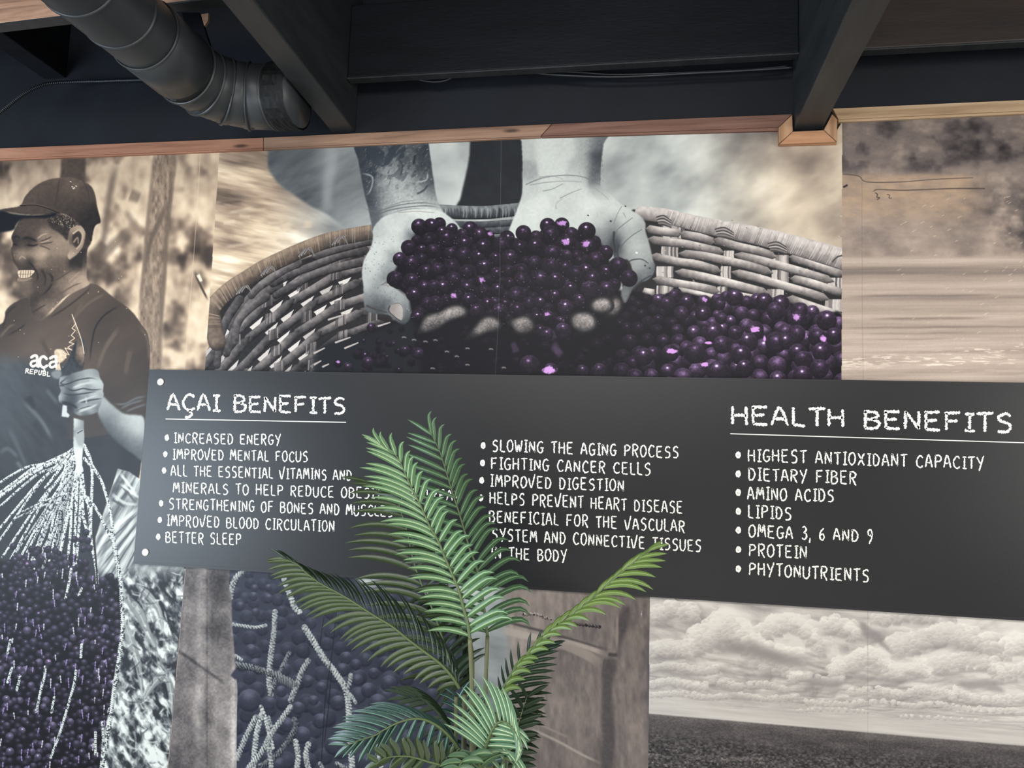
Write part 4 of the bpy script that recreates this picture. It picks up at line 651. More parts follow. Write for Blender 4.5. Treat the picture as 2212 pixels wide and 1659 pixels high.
    # long shaded cloud bases and clear gaps
    for q, w, tn, al in (([(380, 350), (560, 350), (800, 410), (1000, 440)], 15, .54, .8), ([(600, 300), (680, 360), (820, 420)], 12, .56, .6), ([(60, 405), (160, 410), (240, 400)], 5, .56, .7), ([(950, 540), (1100, 560), (1160, 530)], 13, .58, .7), ([(50, 470), (200, 500), (330, 510)], 7, .62, .6), ([(1200, 520), (1400, 535), (1560, 540)], 8, .58, .5), ([(1640, 520), (1560, 500), (1500, 490)], 6, .6, .5), ([(480, 560), (520, 620), (640, 660)], 6, .66, .5), ([(1850, 350), (1950, 380), (2080, 345)], 9, .66, .5), ([(1130, 370), (1200, 350)], 9, .56, .6)):
        stroke(L(q), w, w*.7, tone=tn, pal=PC, soft=w*.9, alpha=al)
    for q, w, tn, al in (([(360, 280), (420, 200), (480, 130), (560, 160), (640, 250), (680, 330)], 13, .93, .6), ([(700, 240), (760, 170), (850, 150), (960, 210), (1050, 300)], 14, .92, .55), ([(1050, 380), (1130, 380), (1190, 420)], 9, .9, .6), ([(1300, 330), (1380, 360), (1450, 430), (1580, 430), (1650, 440)], 12, .9, .6), ([(1400, 280), (1500, 270), (1560, 300)], 12, .85, .5), ([(1680, 210), (1760, 220), (1830, 260)], 13, .88, .5), ([(2100, 290), (2150, 270), (2200, 300)], 12, .95, .6), ([(50, 330), (150, 310), (220, 330)], 9, .9, .6), ([(840, 490), (940, 495)], 4, .98, .7), ([(280, 560), (330, 545)], 4, .95, .6), ([(1160, 200), (1230, 240)], 9, .93, .6)):
        stroke(L(q), w, w*.8, tone=tn, pal=PC, soft=w*.8, alpha=al)
    gap([(1255, 195), (1290, 205), (1320, 235), (1380, 265), (1390, 300), (1430, 355), (1450, 378), (1400, 350), (1330, 300), (1290, 300), (1265, 240)], .54)
    gap([(1820, 550), (2020, 535), (2060, 565), (2100, 600), (2050, 605), (1960, 580), (1880, 590)], .6); gap([(430, 475), (470, 472), (515, 497), (460, 492)], .54)
    sl, M = pmask([(1405, 1100), (1404, 1290), (1400, 1659), (1399, 1800), (2700, 1900), (2700, 1150)], .5, False)
    e = Y-hz; g = ss(-1.5, 2.5, e); dd = np.maximum(e, .5)
    q = 1.4+dd*.02
    n = fbm(X, Y+X*-.08, 5.0, 3.0, 3, 3)*ss(0, 70, dd)+fbm(X, Y, 3, 1.6, 2, 13)*(1-ss(0, 70, dd))
    t = .31+.55*(n-.5)*(.35+.65*ss(5, 70, dd))+.16*(fbm(X, Y-.08*X, 70, 12, 3, 23)-.5)-.05*ss(20, 80, dd)+.1*ss(26, 0, dd)
    t = t+.22*ss(.62, .8, fbm(X, Y, 3.4, 2.2, 2, 30))*ss(30, 110, dd)
    comp(sl, lut(np.clip(t, .04, .9), GREYW), M*g)
    IMG[KS] = IMG[KS]*KM[..., None]+OUT*(1-KM[..., None])
    stroke([(1874, 1250), (1874, 1500), (1876, 1800)], .4, tone=.45, pal=GREYW, soft=.8, n=1, alpha=.4)
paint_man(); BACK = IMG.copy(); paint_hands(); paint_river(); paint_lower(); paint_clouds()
# ---------------------------------------------------------------- helpers
def link(name, me, mat=None, parent=None):
    o = bpy.data.objects.new(name, me); COL.objects.link(o)
    if mat and not me.materials: me.materials.append(mat)
    if parent: o.parent = parent
    return o
def mesh(name, V, Fc, uv=None, smooth=False):
    me = bpy.data.meshes.new(name); me.from_pydata([tuple(map(float, v)) for v in V], [], Fc)
    if uv is not None:
        l = me.uv_layers.new(name='UVMap'); idx = np.zeros(len(me.loops), np.int32); me.loops.foreach_get('vertex_index', idx)
        l.data.foreach_set('uv', np.asarray(uv, np.float32)[idx].ravel())
    if smooth: me.polygons.foreach_set('use_smooth', [True]*len(me.polygons))
    me.update(); return me
def tag(o, label=None, cat=None, group=None, kind=None):
    if label: o['label'] = label
    if cat: o['category'] = cat
    if group: o['group'] = group
    if kind: o['kind'] = kind
    return o
def prism(name, P, d, mat, parent=None, bev=0.0):                    # polygon (3-D points) pushed by vector d
    P = [np.asarray(p, float) for p in P]; n = len(P); d = np.asarray(d, float)
    nrm = sum(np.cross(P[i]-P[0], P[(i+1) % n]-P[0]) for i in range(1, n-1))
    if nrm@d > 0: P = P[::-1]
    V = P+[p+d for p in P]
    Fc = [tuple(range(n)), tuple(range(2*n-1, n-1, -1))]+[(i, i+n, (i+1) % n+n, (i+1) % n) for i in range(n)]
    me = mesh(name, V, Fc)
    if bev:
        bm = bmesh.new(); bm.from_mesh(me); bmesh.ops.bevel(bm, geom=list(bm.edges), offset=bev, segments=2, affect='EDGES', profile=.5); bm.to_mesh(me); bm.free()
    return link(name, me, mat, parent)
def bar(name, A, B, wv, hv, mat, parent=None, bev=.003):              # A->B along length, corner at A, width wv, height hv
    A, B, wv, hv = [np.asarray(v, float) for v in (A, B, wv, hv)]
    return prism(name, [A, A+wv, A+wv+hv, A+hv], B-A, mat, parent, bev)
def tube_mesh(name, P, R, n=16, cap=True, uvs=False):
    P = np.array(P, float); V = []; Fc = []; up = np.array([.13, .2, 1.0]); prev = None
    R = [R]*len(P) if np.isscalar(R) else R
    for i, p in enumerate(P):
        t = P[min(i+1, len(P)-1)]-P[max(i-1, 0)]; t /= np.linalg.norm(t)+1e-12
        a = (np.cross(t, up) if prev is None else prev-t*(prev@t)); a /= np.linalg.norm(a)+1e-12; prev = a; b = np.cross(t, a)
        for k in range(n):
            q = 2*math.pi*k/n; V.append(p+R[i]*(math.cos(q)*a+math.sin(q)*b))
    for i in range(len(P)-1):
        for k in range(n): Fc.append((i*n+k, i*n+(k+1) % n, (i+1)*n+(k+1) % n, (i+1)*n+k))
    if cap: Fc += [tuple(range(n))[::-1], tuple((len(P)-1)*n+k for k in range(n))]
    return mesh(name, V, Fc, smooth=True)
def new_mat(name, rough=.5, spec=.5):
    m = bpy.data.materials.new(name); m.use_nodes = True; nt = m.node_tree; b = nt.nodes['Principled BSDF']
    b.inputs['Roughness'].default_value = rough; b.inputs['Specular IOR Level'].default_value = spec
    return m, nt, b
def N(nt, t, **kw):
    n = nt.nodes.new(t)
    for k, v in kw.items():
        if k in n.inputs: n.inputs[k].default_value = v
        else: setattr(n, k, v)
    return n
def ramp(nt, fac, stops):
    r = nt.nodes.new('ShaderNodeValToRGB'); cr_ = r.color_ramp
    while len(cr_.elements) < len(stops): cr_.elements.new(.5)
    for e, (p, c) in zip(cr_.elements, stops): e.position = p; e.color = (*c, 1)
    nt.links.new(fac, r.inputs[0]); return r.outputs[0]
def lin(r, g, b): return tuple((c/255./12.92 if c <= 10 else ((c/255.+.055)/1.055)**2.4) for c in (r, g, b))
def bump(nt, b, scale, strength, dist=.002, coord='Object', detail=4, vec=None):
    tc = nt.nodes.new('ShaderNodeTexCoord'); no = N(nt, 'ShaderNodeTexNoise', Scale=scale, Detail=detail)
    nt.links.new(vec or tc.outputs[coord], no.inputs['Vector'])
    bp = N(nt, 'ShaderNodeBump', Strength=strength, Distance=dist); nt.links.new(no.outputs[0], bp.inputs['Height']); nt.links.new(bp.outputs[0], b.inputs['Normal']); return no
def paint_mat(name, c0, c1, rough=.55, scale=6, bs=.35, spec=.4, stretch=(1, 1, 1), chips=None):
    m, nt, b = new_mat(name, rough, spec); tc = nt.nodes.new('ShaderNodeTexCoord'); mp = N(nt, 'ShaderNodeMapping', Scale=stretch)
    nt.links.new(tc.outputs['Object'], mp.inputs[0]); no = N(nt, 'ShaderNodeTexNoise', Scale=scale, Detail=6, Roughness=.6); nt.links.new(mp.outputs[0], no.inputs['Vector'])
    c = ramp(nt, no.outputs[0], [(.35, c0), (.68, c1)])
    if chips:
        n2 = N(nt, 'ShaderNodeTexNoise', Scale=23, Detail=5, Roughness=.7); nt.links.new(tc.outputs['Object'], n2.inputs['Vector'])
        f = ramp(nt, n2.outputs[0], [(.745, (0, 0, 0)), (.765, (1, 1, 1))]); mx = N(nt, 'ShaderNodeMix', data_type='RGBA'); nt.links.new(f, mx.inputs['Factor']); nt.links.new(c, mx.inputs['A']); mx.inputs['B'].default_value = (*chips, 1); c = mx.outputs['Result']
    nt.links.new(c, b.inputs['Base Color']); bump(nt, b, scale*9, bs, .002, vec=mp.outputs[0]); return m
def wood_mat(name, dark, mid, light, rough=.6, ax=0):
    m, nt, b = new_mat(name, rough, .35); tc = nt.nodes.new('ShaderNodeTexCoord'); s = [26, 26, 26]; s[ax] = 1.6
    mp = N(nt, 'ShaderNodeMapping', Scale=tuple(s)); nt.links.new(tc.outputs['Object'], mp.inputs[0])
    n1 = N(nt, 'ShaderNodeTexNoise', Scale=1.0, Detail=7, Roughness=.62, Distortion=.6); nt.links.new(mp.outputs[0], n1.inputs['Vector'])
    c = ramp(nt, n1.outputs[0], [(.28, dark), (.5, mid), (.74, light)])
    n2 = N(nt, 'ShaderNodeTexVoronoi', Scale=1.1); mp2 = N(nt, 'ShaderNodeMapping', Scale=(2.2, 9, 9) if ax == 0 else (9, 9, 2.2)); nt.links.new(tc.outputs['Object'], mp2.inputs[0]); nt.links.new(mp2.outputs[0], n2.inputs['Vector'])
    f = ramp(nt, n2.outputs['Distance'], [(.05, (1, 1, 1)), (.13, (0, 0, 0))]); mx = N(nt, 'ShaderNodeMix', data_type='RGBA'); nt.links.new(f, mx.inputs['Factor']); nt.links.new(c, mx.inputs['A']); mx.inputs['B'].default_value = (*[v*.5 for v in dark], 1)
    nt.links.new(mx.outputs['Result'], b.inputs['Base Color'])
    bp = N(nt, 'ShaderNodeBump', Strength=.25, Distance=.002); nt.links.new(n1.outputs[0], bp.inputs['Height']); nt.links.new(bp.outputs[0], b.inputs['Normal']); return m
BLACK = paint_mat('black_wall_paint', lin(8, 12, 19), lin(14, 19, 28), .6, 3, .3, .3)
JOIST = paint_mat('black_joist_paint', lin(7, 10, 15), lin(14, 17, 23), .55, 4, .5, .2, (.6, 3, 3), chips=lin(60, 66, 72))
BEAM = paint_mat('charcoal_beam_paint', lin(33, 36, 38), lin(46, 48, 50), .42, 5, .5, .45, (3, .6, 3))
DUCTM = paint_mat('painted_duct_metal', lin(38, 42, 46), lin(54, 58, 60), .42, 3, .12, .5)
DARKM = paint_mat('warm_lit_brown_black', lin(26, 22, 22), lin(44, 34, 30), .5, 3, .3, .4, (.6, 4, 4))  # bare wood brown with the warm light on it put into the colour

# ---------------------------------------------------------------- setting
FLOORZ = -.28
XA, XB = -4.4, 3.0
wall = tag(prism('wall_back', [(XA, 0, FLOORZ), (XB, 0, FLOORZ), (XB, 0, 4.0), (XA, 0, 4.0)], (0, .12, 0), BLACK), kind='structure')
FL, nt, b = new_mat('grey_concrete_floor', .5); b.inputs['Base Color'].default_value = (*lin(196, 188, 176), 1); bump(nt, b, 30, .2)
tag(prism('floor', [(XA, -4.5, FLOORZ), (XB, -4.5, FLOORZ), (XB, .12, FLOORZ), (XA, .12, FLOORZ)], (0, 0, -.1), FL), kind='structure')
ceil = tag(prism('ceiling', [(XA, -4.5, 3.95), (XB, -4.5, 3.95), (XB, .12, 3.95), (XA, .12, 3.95)], (0, 0, .08), BLACK), kind='structure')

# pictures printed on the wall: one painted sheet, five framed-off prints glued edge to edge
img = bpy.data.images.new('wall_print', CW, CH, alpha=False)
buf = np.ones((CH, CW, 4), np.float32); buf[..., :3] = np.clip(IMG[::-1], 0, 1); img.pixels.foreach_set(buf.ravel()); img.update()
PRINT, nt, b = new_mat('printed_vinyl', .42, .12)
ti = nt.nodes.new('ShaderNodeTexImage'); ti.image = img; ti.extension = 'EXTEND'; nt.links.new(ti.outputs[0], b.inputs['Base Color'])
bump(nt, b, 420, .10, .0008, detail=2)
def mural(name, pts, label, y=-.004):
    P = [at(*p, y) for p in pts]; P = [np.array([min(max(p[0], U0+.01), U1-.01), y, min(max(p[2], FLOORZ+.005), V1-.01)]) for p in P]
    o = prism(name, P, (0, -y, 0), PRINT); me = o.data
    uv = me.uv_layers.new(name='UVMap')
    for lp in me.loops:
        c = me.vertices[lp.vertex_index].co; uv.data[lp.index].uv = ((c.x-U0)/(U1-U0)*1.0, (c.z-V0)/(V1-V0))
    return tag(o, label, 'mural', 'printed pictures covering the wall')
mural('wall_mural', [(-300, 346), (476, 312), (475, 330), (444, 797), (410, 1150), (401, 1228), (363, 1659), (340, 1900), (-300, 1950)], 'sepia photo print of laughing man in cap holding a bunch of berries')
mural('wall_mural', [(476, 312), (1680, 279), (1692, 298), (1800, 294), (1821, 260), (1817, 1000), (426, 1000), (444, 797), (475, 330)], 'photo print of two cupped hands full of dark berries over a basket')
mural('wall_mural', [(1821, 260), (2600, 222), (2600, 1030), (1817, 1000)], 'blurred brown river bank print at the upper right of the wall')
mural('wall_mural', [(410, 1150), (1405, 1150), (1404, 1290), (1400, 1659), (1398, 1900), (340, 1900), (363, 1659), (401, 1228)], 'print of stone post, berry strands and worn boards behind the palm')
mural('wall_mural', [(1405, 1150), (2600, 1250), (2600, 1950), (1398, 1900), (1400, 1659), (1404, 1290)], 'black and white print of clouds over a dark forest horizon')

# trim boards: stepped section (face board with a thinner lip under it)
W1 = wood_mat('orange_cedar', lin(108, 70, 53), lin(149, 105, 83), lin(169, 125, 99))
W2 = wood_mat('grey_brown_cedar', lin(99, 73, 58), lin(138, 108, 88), lin(156, 128, 106))
W3 = wood_mat('red_brown_cedar', lin(73, 49, 41), lin(112, 80, 68), lin(131, 99, 85))
W4 = wood_mat('pale_cedar', lin(129, 103, 76), lin(165, 139, 109), lin(184, 160, 131))
W5 = wood_mat('honey_cedar', lin(119, 79, 52), lin(163, 119, 87), lin(182, 140, 106))
W5v = wood_mat('honey_cedar_upright', lin(119, 83, 58), lin(159, 123, 92), lin(177, 142, 111), ax=2)
def trim(k, pts, mat, lip=None, y=-.024):
    o = prism('trim_%d' % k, [at(*p, y) for p in pts], (0, -y-.0005, 0), mat, bev=.0015); tag(o, kind='structure')
    if lip: prism('lip', [at(*p, -.016) for p in lip], (0, .0155, 0), mat, o)
trim(1, [(-260, 330.8), (568.5, 297.3), (568.5, 319.5), (-260, 352.5)], W1, [(-260, 352), (568, 319), (568, 324), (-260, 357)])
trim(2, [(569.5, 297.2), (1191, 267.8), (1168, 293), (569.5, 319.5)], W2, [(569.5, 319), (1168, 292.6), (1168, 297), (569.5, 324)])
trim(3, [(1193, 267.7), (1711, 246.3), (1683, 274), (1170, 292.9)], W3, [(1170, 292.6), (1683, 273.6), (1683, 282), (1170, 297)])
trim(4, [(1711.5, 247.5), (1712.5, 283.5), (1683, 310), (1682.5, 275)], W5v, y=-.03)
trim(5, [(1713, 284.2), (1779, 281), (1807, 307), (1684, 311)], W5, [(1683, 310.5), (1807.5, 306.8), (1807.5, 311), (1683, 314.5)], y=-.03)
trim(6, [(1780, 280), (1797.5, 246), (1809, 258), (1808, 306)], W5v, y=-.03)
trim(7, [(1799, 234.4), (2600, 198), (2600, 221), (1811, 257.5)], W4, [(1811, 257), (2600, 220.6), (2600, 228), (1811, 264)])

# ---------------------------------------------------------------- ceiling timbers
def beam(name, l_w, r_w, l_n, r_n, label, h=.9, far=-4.3, mat=BEAM):
    A = at(*l_w); B = at(*r_w); An = atx(*l_n, A[0]); Bn = atx(*r_n, B[0]); n = ((An-A)+(Bn-B))/2; n = n/abs(n[1])*abs(far)
    z = (A[2]+B[2])/2; a = np.array([A[0], 0, z]); o = bar(name, a+np.array([0, -.001, 0]), a+np.array([0, n[1], n[2]]), (B[0]-A[0], 0, 0), (0, 0, min(h, 3.93-z-n[2])), mat, bev=.006)
    return tag(o, label, 'beam', 'painted ceiling timbers')
bl = beam('ceiling_beam', (718, 288), (768, 285), (475, 0), (551, 0), 'charcoal ceiling beam meeting the wall beside the round duct')
br = beam('ceiling_beam', (1713, 283), (1776, 280), (1839.6, 0), (1925, 3), 'charcoal ceiling beam ending in the notch of the wood trim')
_a = at(96, 172, 0); _b = at(132, 170, 0)
bf = tag(bar('ceiling_beam', (_a[0], -.001, _a[2]), (_a[0], -4.3, _a[2]+.13), (_b[0]-_a[0]+.03, 0, 0), (0, 0, .6), JOIST, bev=.006), 'dark beam in shadow left of the round duct', 'beam', 'painted ceiling timbers')
XBL1 = at(768, 285)[0]; XBR0 = at(1713, 283)[0]; XBR1 = at(1776, 280)[0]; XBL0 = at(718, 288)[0]
def joist(name, x0, x1, y0, z0, z1, hgt, th, mat, label, lab_bot=None):
    A = np.array([x0, y0, z0]); B = np.array([x1, y0, z1])
    o = bar(name, A, B, (0, th, 0), (0, 0, hgt), mat, bev=.005)
    tag(bar('underside', A+np.array([0, -.0005, -.0075]), B+np.array([0, -.0005, -.0075]), (0, th+.001, 0), (0, 0, .007), BEAM, o, bev=.001), 'paler strip standing for light from below on the joist')  # paler bottom strip puts the light from below into the colour
    return tag(o, label, 'joist', 'painted ceiling timbers')
joist('ceiling_joist', XBL1+.001, XBR0-.001, -.135, 3.242, 3.236, .36, .045, JOIST, 'black joist spanning between the two ceiling beams')
joist('ceiling_joist', XBR1+.001, XB-.1, -.135, 3.236, 3.225, .40, .045, DARKM, 'brownish black joist to the right of the notched beam')
for nm, lx, tx in (('joist_stub', 718, 752),):
    A = at(722, 166, -.16); 
    s = prism('end_block', [at(712, 151, -.142), at(741, 153, -.142), at(749, 171, -.142), at(716, 168, -.142)], (0, .05, 0), JOIST, bev=.003)
    tag(s, 'small black block under the left end of the joist', 'block')
# unpainted joist top left, its underside painted grey
pL = atz(0, 50, 3.26); pR = atz(140, 33, 3.26); dz = (pR-pL)/(pR[0]-pL[0]); A = pL+dz*(-4.2-pL[0]); B = pL+dz*(XBL0-.003-pL[0])
WJ = wood_mat('raw_joist_wood', lin(112, 82, 66), lin(158, 124, 102), lin(182, 150, 126))
wj = bar('ceiling_joist', A, B, (0, .045, 0), (0, 0, .30), WJ, bev=.003); tag(wj, 'bare brown wooden joist at the top left corner', 'joist', 'painted ceiling timbers')
u = bar('underside', A+np.array([0, -.001, -.008]), B+np.array([0, -.001, -.008]), (0, .05, 0), (0, 0, .0075), BEAM, wj, bev=0); tag(u, 'grey painted underside')
# dim cross timbers under the deck
for i, (px, py) in enumerate(((1140, 12), (800, 2))):
    p = at(px, py, -.75); o = bar('deck_rafter', (p[0], -4.2, 3.80), (p[0], -.01, 3.80), (.09, 0, 0), (0, 0, .14), JOIST); tag(o, ['dim rafter under the deck above the middle of the joist', 'dim rafter under the deck near the left beam'][i], 'rafter', 'painted ceiling timbers')
q = at(375, 40, -.42); tag(prism('plywood_offcut', [at(392, 27, -.42), at(430, 27, -.42), at(452, 95, -.42), at(448, 125, -.42), at(425, 120, -.42)], (0, .018, 0), JOIST), 'small black painted plywood scrap behind the duct', 'plywood')
tag(prism('wood_shim', [at(434, 31, -.46), at(450, 28, -.46), at(449, 45, -.46), at(441, 56, -.46)], (0, .012, 0), WJ), 'pale wooden shim wedged behind the duct', 'shim')
# cables sagging behind the joist
CAB, nt, b = new_mat('black_cable', .45); b.inputs['Base Color'].default_value = (*lin(30, 33, 37), 1)
def cable(pts, Y, r, label):
    P = cr([at(x, y, Y) for x, y in pts], 8); return tag(link('cable', tube_mesh('cable', P, r, 8), CAB), label, 'cable', 'cables behind the joist')
cable([(780, 150), (860, 158), (895, 170), (935, 177), (965, 173), (990, 160), (1010, 150)], -.075, .0042, 'short black cable loop sagging below the joist')
cable([(1100, 140), (1150, 156), (1220, 163), (1340, 166), (1500, 158), (1600, 153), (1712, 146)], -.075, .0048, 'long black cable hanging under the joist')
cable([(1110, 140), (1170, 152), (1260, 157), (1330, 161), (1450, 158), (1620, 150), (1700, 143)], -.06, .0036, 'thin black cable behind the long hanging one')
# flexible conduit: ribbed tube
FLEX, nt, b = new_mat('black_flex_conduit', .35); b.inputs['Base Color'].default_value = (*lin(34, 40, 48), 1); b.inputs['Metallic'].default_value = .3
P = cr([at(x, y, Y) for x, y, Y in ((-140, 360, -.35), (-60, 290, -.3), (0, 243, -.25), (50, 204, -.2), (85, 186, -.16), (110, 180, -.13), (160, 177, -.08), (230, 175, -.05), (320, 172, -.03), (430, 168, -.03))], 46)
L_ = np.concatenate([[0], np.cumsum(np.linalg.norm(np.diff(P, axis=0), axis=1))]); s_ = np.arange(0, L_[-1], .0022); P = np.stack([np.interp(s_, L_, P[:, k]) for k in range(3)], 1)
tag(link('flex_conduit', tube_mesh('flex_conduit', P, [.0088+.0016*math.sin(i*1.57) for i in range(len(P))], 10), FLEX), 'ribbed black flexible conduit curving along the dark wall', 'conduit')

# ---------------------------------------------------------------- round spiral duct with an elbow
DX, DZ, DR = -1.87, 3.05, .138
YE, RE = -.345, .25
def dz_of(y): return DZ+.03*(-y)*0
path = [(DX, -4.2, DZ)]; duct = bpy.data.objects.new('spiral_duct', None); COL.objects.link(duct); duct.location = (DX, -1.5, DZ)
tag(duct, 'black painted round duct with an elbow at the wall', 'duct')
def dpart(name, P, R, n=40, **k):
    me = tube_mesh(name, [np.array(p)-np.array([DX, -1.5, DZ]) for p in P], R, n, **k); return link(name, me, DUCTM, duct)
# straight length: body plus raised seams, slightly wider sleeve at the joint
ys = np.linspace(-4.2, YE-RE, 120); Rs = []
for y in ys: Rs.append(DR)
dpart('pipe', [(DX, y, DZ) for y in ys], DR)
def ring(c, ax, r=DR, w=.006, h=.0045, name='seam', tilt=.12):
    ax = np.array(ax, float); ax /= np.linalg.norm(ax); side = np.cross(ax, (0, 0, 1)); side /= np.linalg.norm(side); up = np.cross(side, ax); V = []; Fc = []; n = 48
    for k in range(n):
        q = 2*math.pi*k/n; d = math.cos(q)*side+math.sin(q)*up; off = ax*(tilt*r*math.cos(q))
        for (dw, dr) in ((-w, 0.0), (-w*.4, h), (w*.4, h), (w, 0.0)): V.append(np.array(c)-np.array([DX, -1.5, DZ])+d*(r+dr)+off+ax*dw)
    for k in range(n):
        for j in range(3): a = k*4+j; bq = ((k+1) % n)*4+j; Fc.append((a, bq, bq+1, a+1))
    return link(name, mesh(name, V, Fc, smooth=True), DUCTM, duct)
for y in (-3.4, -2.95, -2.5, -2.08, -1.69, -1.42, -1.19, -1.0): ring((DX, y, DZ), (0, 1, 0))
dpart('sleeve', [(DX, y, DZ) for y in (-.86, -.856, -.64, -.636)], [DR, DR+.007, DR+.007, DR])
ring((DX, -.86, DZ), (0, 1, 0), DR+.004, tilt=0); 
# gored elbow in four pieces: straight segments between mitred seams
cx_, cy_ = DX+RE, YE-RE
angs = np.linspace(0, math.pi/2, 5); E_ = [(cx_-RE*math.cos(a), cy_+RE*math.sin(a), DZ) for a in angs]
E_ = [(DX, YE-RE-.02, DZ)]+E_[0:1]+[(cx_-RE*1.0*math.cos(a)/math.cos(math.pi/16)*.995, cy_+RE*math.sin(a)/math.cos(math.pi/16)*.995, DZ) for a in (math.pi/16*2, math.pi/16*4, math.pi/16*6)]+E_[-1:]
for i in range(len(E_)-1):
    a, bb = np.array(E_[i]), np.array(E_[i+1]); d = bb-a; l = np.linalg.norm(d); d /= l
    dpart('elbow_gore', [a-d*.028, a+d*l*.5, bb+d*.028], DR-.0005*(i % 2), 40)
    if i > 0: ring(a, (np.array(E_[i+1])-np.array(E_[i-1])), DR+.003, .005, .006, tilt=0)
dpart('pipe', [(DX+RE-.01, YE, DZ), (DX+RE+.06, YE, DZ), (XBL0-.012, YE, DZ)], DR-.004)
ring((DX+RE+.01, YE, DZ), (1, 0, 0), tilt=0); ring((DX+RE+.10, YE, DZ), (1, 0, 0), tilt=0)
# crumpled foil tape where the pipe meets the timber
rng = random.Random(4); V = []; Fc = []; n = 40; m_ = 10
for i in range(m_):
    for k in range(n):
        q = 2*math.pi*k/n; r = DR+.004+.007*rng.random()*(1 if 0 < i < m_-1 else .2); x = XBL0-.115+.10*i/(m_-1)
        V.append((x-DX+rng.uniform(-.004, .004), YE+1.5+r*math.cos(q), r*math.sin(q)))
for i in range(m_-1):
    for k in range(n): Fc.append((i*n+k, i*n+(k+1) % n, (i+1)*n+(k+1) % n, (i+1)*n+k))
FOIL = paint_mat('black_foil_tape', lin(18, 19, 21), lin(26, 27, 28), .6, 9, .4, .2)
link('foil_tape', mesh('foil_tape', V, Fc), FOIL, duct)

# ---------------------------------------------------------------- sign board
SY = -.028
SIGNM = paint_mat('charcoal_sign_face', lin(20, 20, 22), lin(23, 23, 25), .38, 2, .0, .38)
nt = SIGNM.node_tree; b = nt.nodes['Principled BSDF']; bump(nt, b, 260, .16, .0008, detail=3)
EDGE = paint_mat('sign_edge', lin(22, 22, 25), lin(26, 26, 29), .4, 2, .1, .4)
sign = bpy.data.objects.new('information_sign', None); COL.objects.link(sign)
TL, BL = (322, 798), (288, 1218)
tl, blc = at(*TL, SY), at(*BL, SY); tr, brc = at(2212, 826.5, SY), at(2212, 1341, SY)
def ext(a, b_, X): t = (X-a[0])/(b_[0]-a[0]); return a+(b_-a)*t
XR = 1.90; TR, BR = ext(tl, tr, XR), ext(blc, brc, XR)
sign.location = blc; tag(sign, 'long charcoal board with white chalk lettering listing health benefits', 'sign')
def schild(o): o.parent = sign; o.matrix_parent_inverse = Matrix.Translation(-Vector(blc)); return o
schild(prism('board', [tl, TR, BR, blc], (0, .008, 0), SIGNM, bev=.0008))
def strip(a, b_, c, d): return schild(prism('edge_strip', [a, b_, c, d], (0, .009, 0), EDGE))
e = np.array([0, -.001, 0]); dn = (blc-tl)/np.linalg.norm(blc-tl)
strip(tl+e, TR+e, TR+e+dn*.007, tl+e+dn*.007); strip(blc+e-dn*.012, BR+e-dn*.012, BR+e, blc+e)
for X in (-2.2, -1.2, -.3, .7, 1.6):                 # stand-off battens between board and wall
    schild(prism('batten', [(X, -.0201, 1.25), (X+.05, -.0201, 1.25), (X+.05, -.0201, 1.62), (X, -.0201, 1.62)], (0, .0155, 0), BLACK))
STEEL, nt, b = new_mat('brushed_steel', .45); b.inputs['Metallic'].default_value = .25; b.inputs['Base Color'].default_value = (*lin(226, 224, 216), 1)
def bolt(px, py, r=.0175):
    c = at(px, py, SY-.001); V = []; Fc = []; n = 28; prof = [(r, 0), (r, -.0015), (r*.96, -.003), (r*.6, -.0034), (r*.2, -.0030), (.0005, -.0032)]
    for rr, dy in prof:
        for k in range(n): q = 2*math.pi*k/n; V.append((c[0]+rr*math.cos(q), c[1]+dy, c[2]+rr*math.sin(q)))
    for i in range(len(prof)-1):
        for k in range(n): Fc.append((i*n+k, i*n+(k+1) % n, (i+1)*n+(k+1) % n, (i+1)*n+k))
    schild(link('bolt_cap', mesh('bolt_cap', V, Fc, smooth=True), STEEL))
bolt(347, 825); bolt(314.2, 1193)

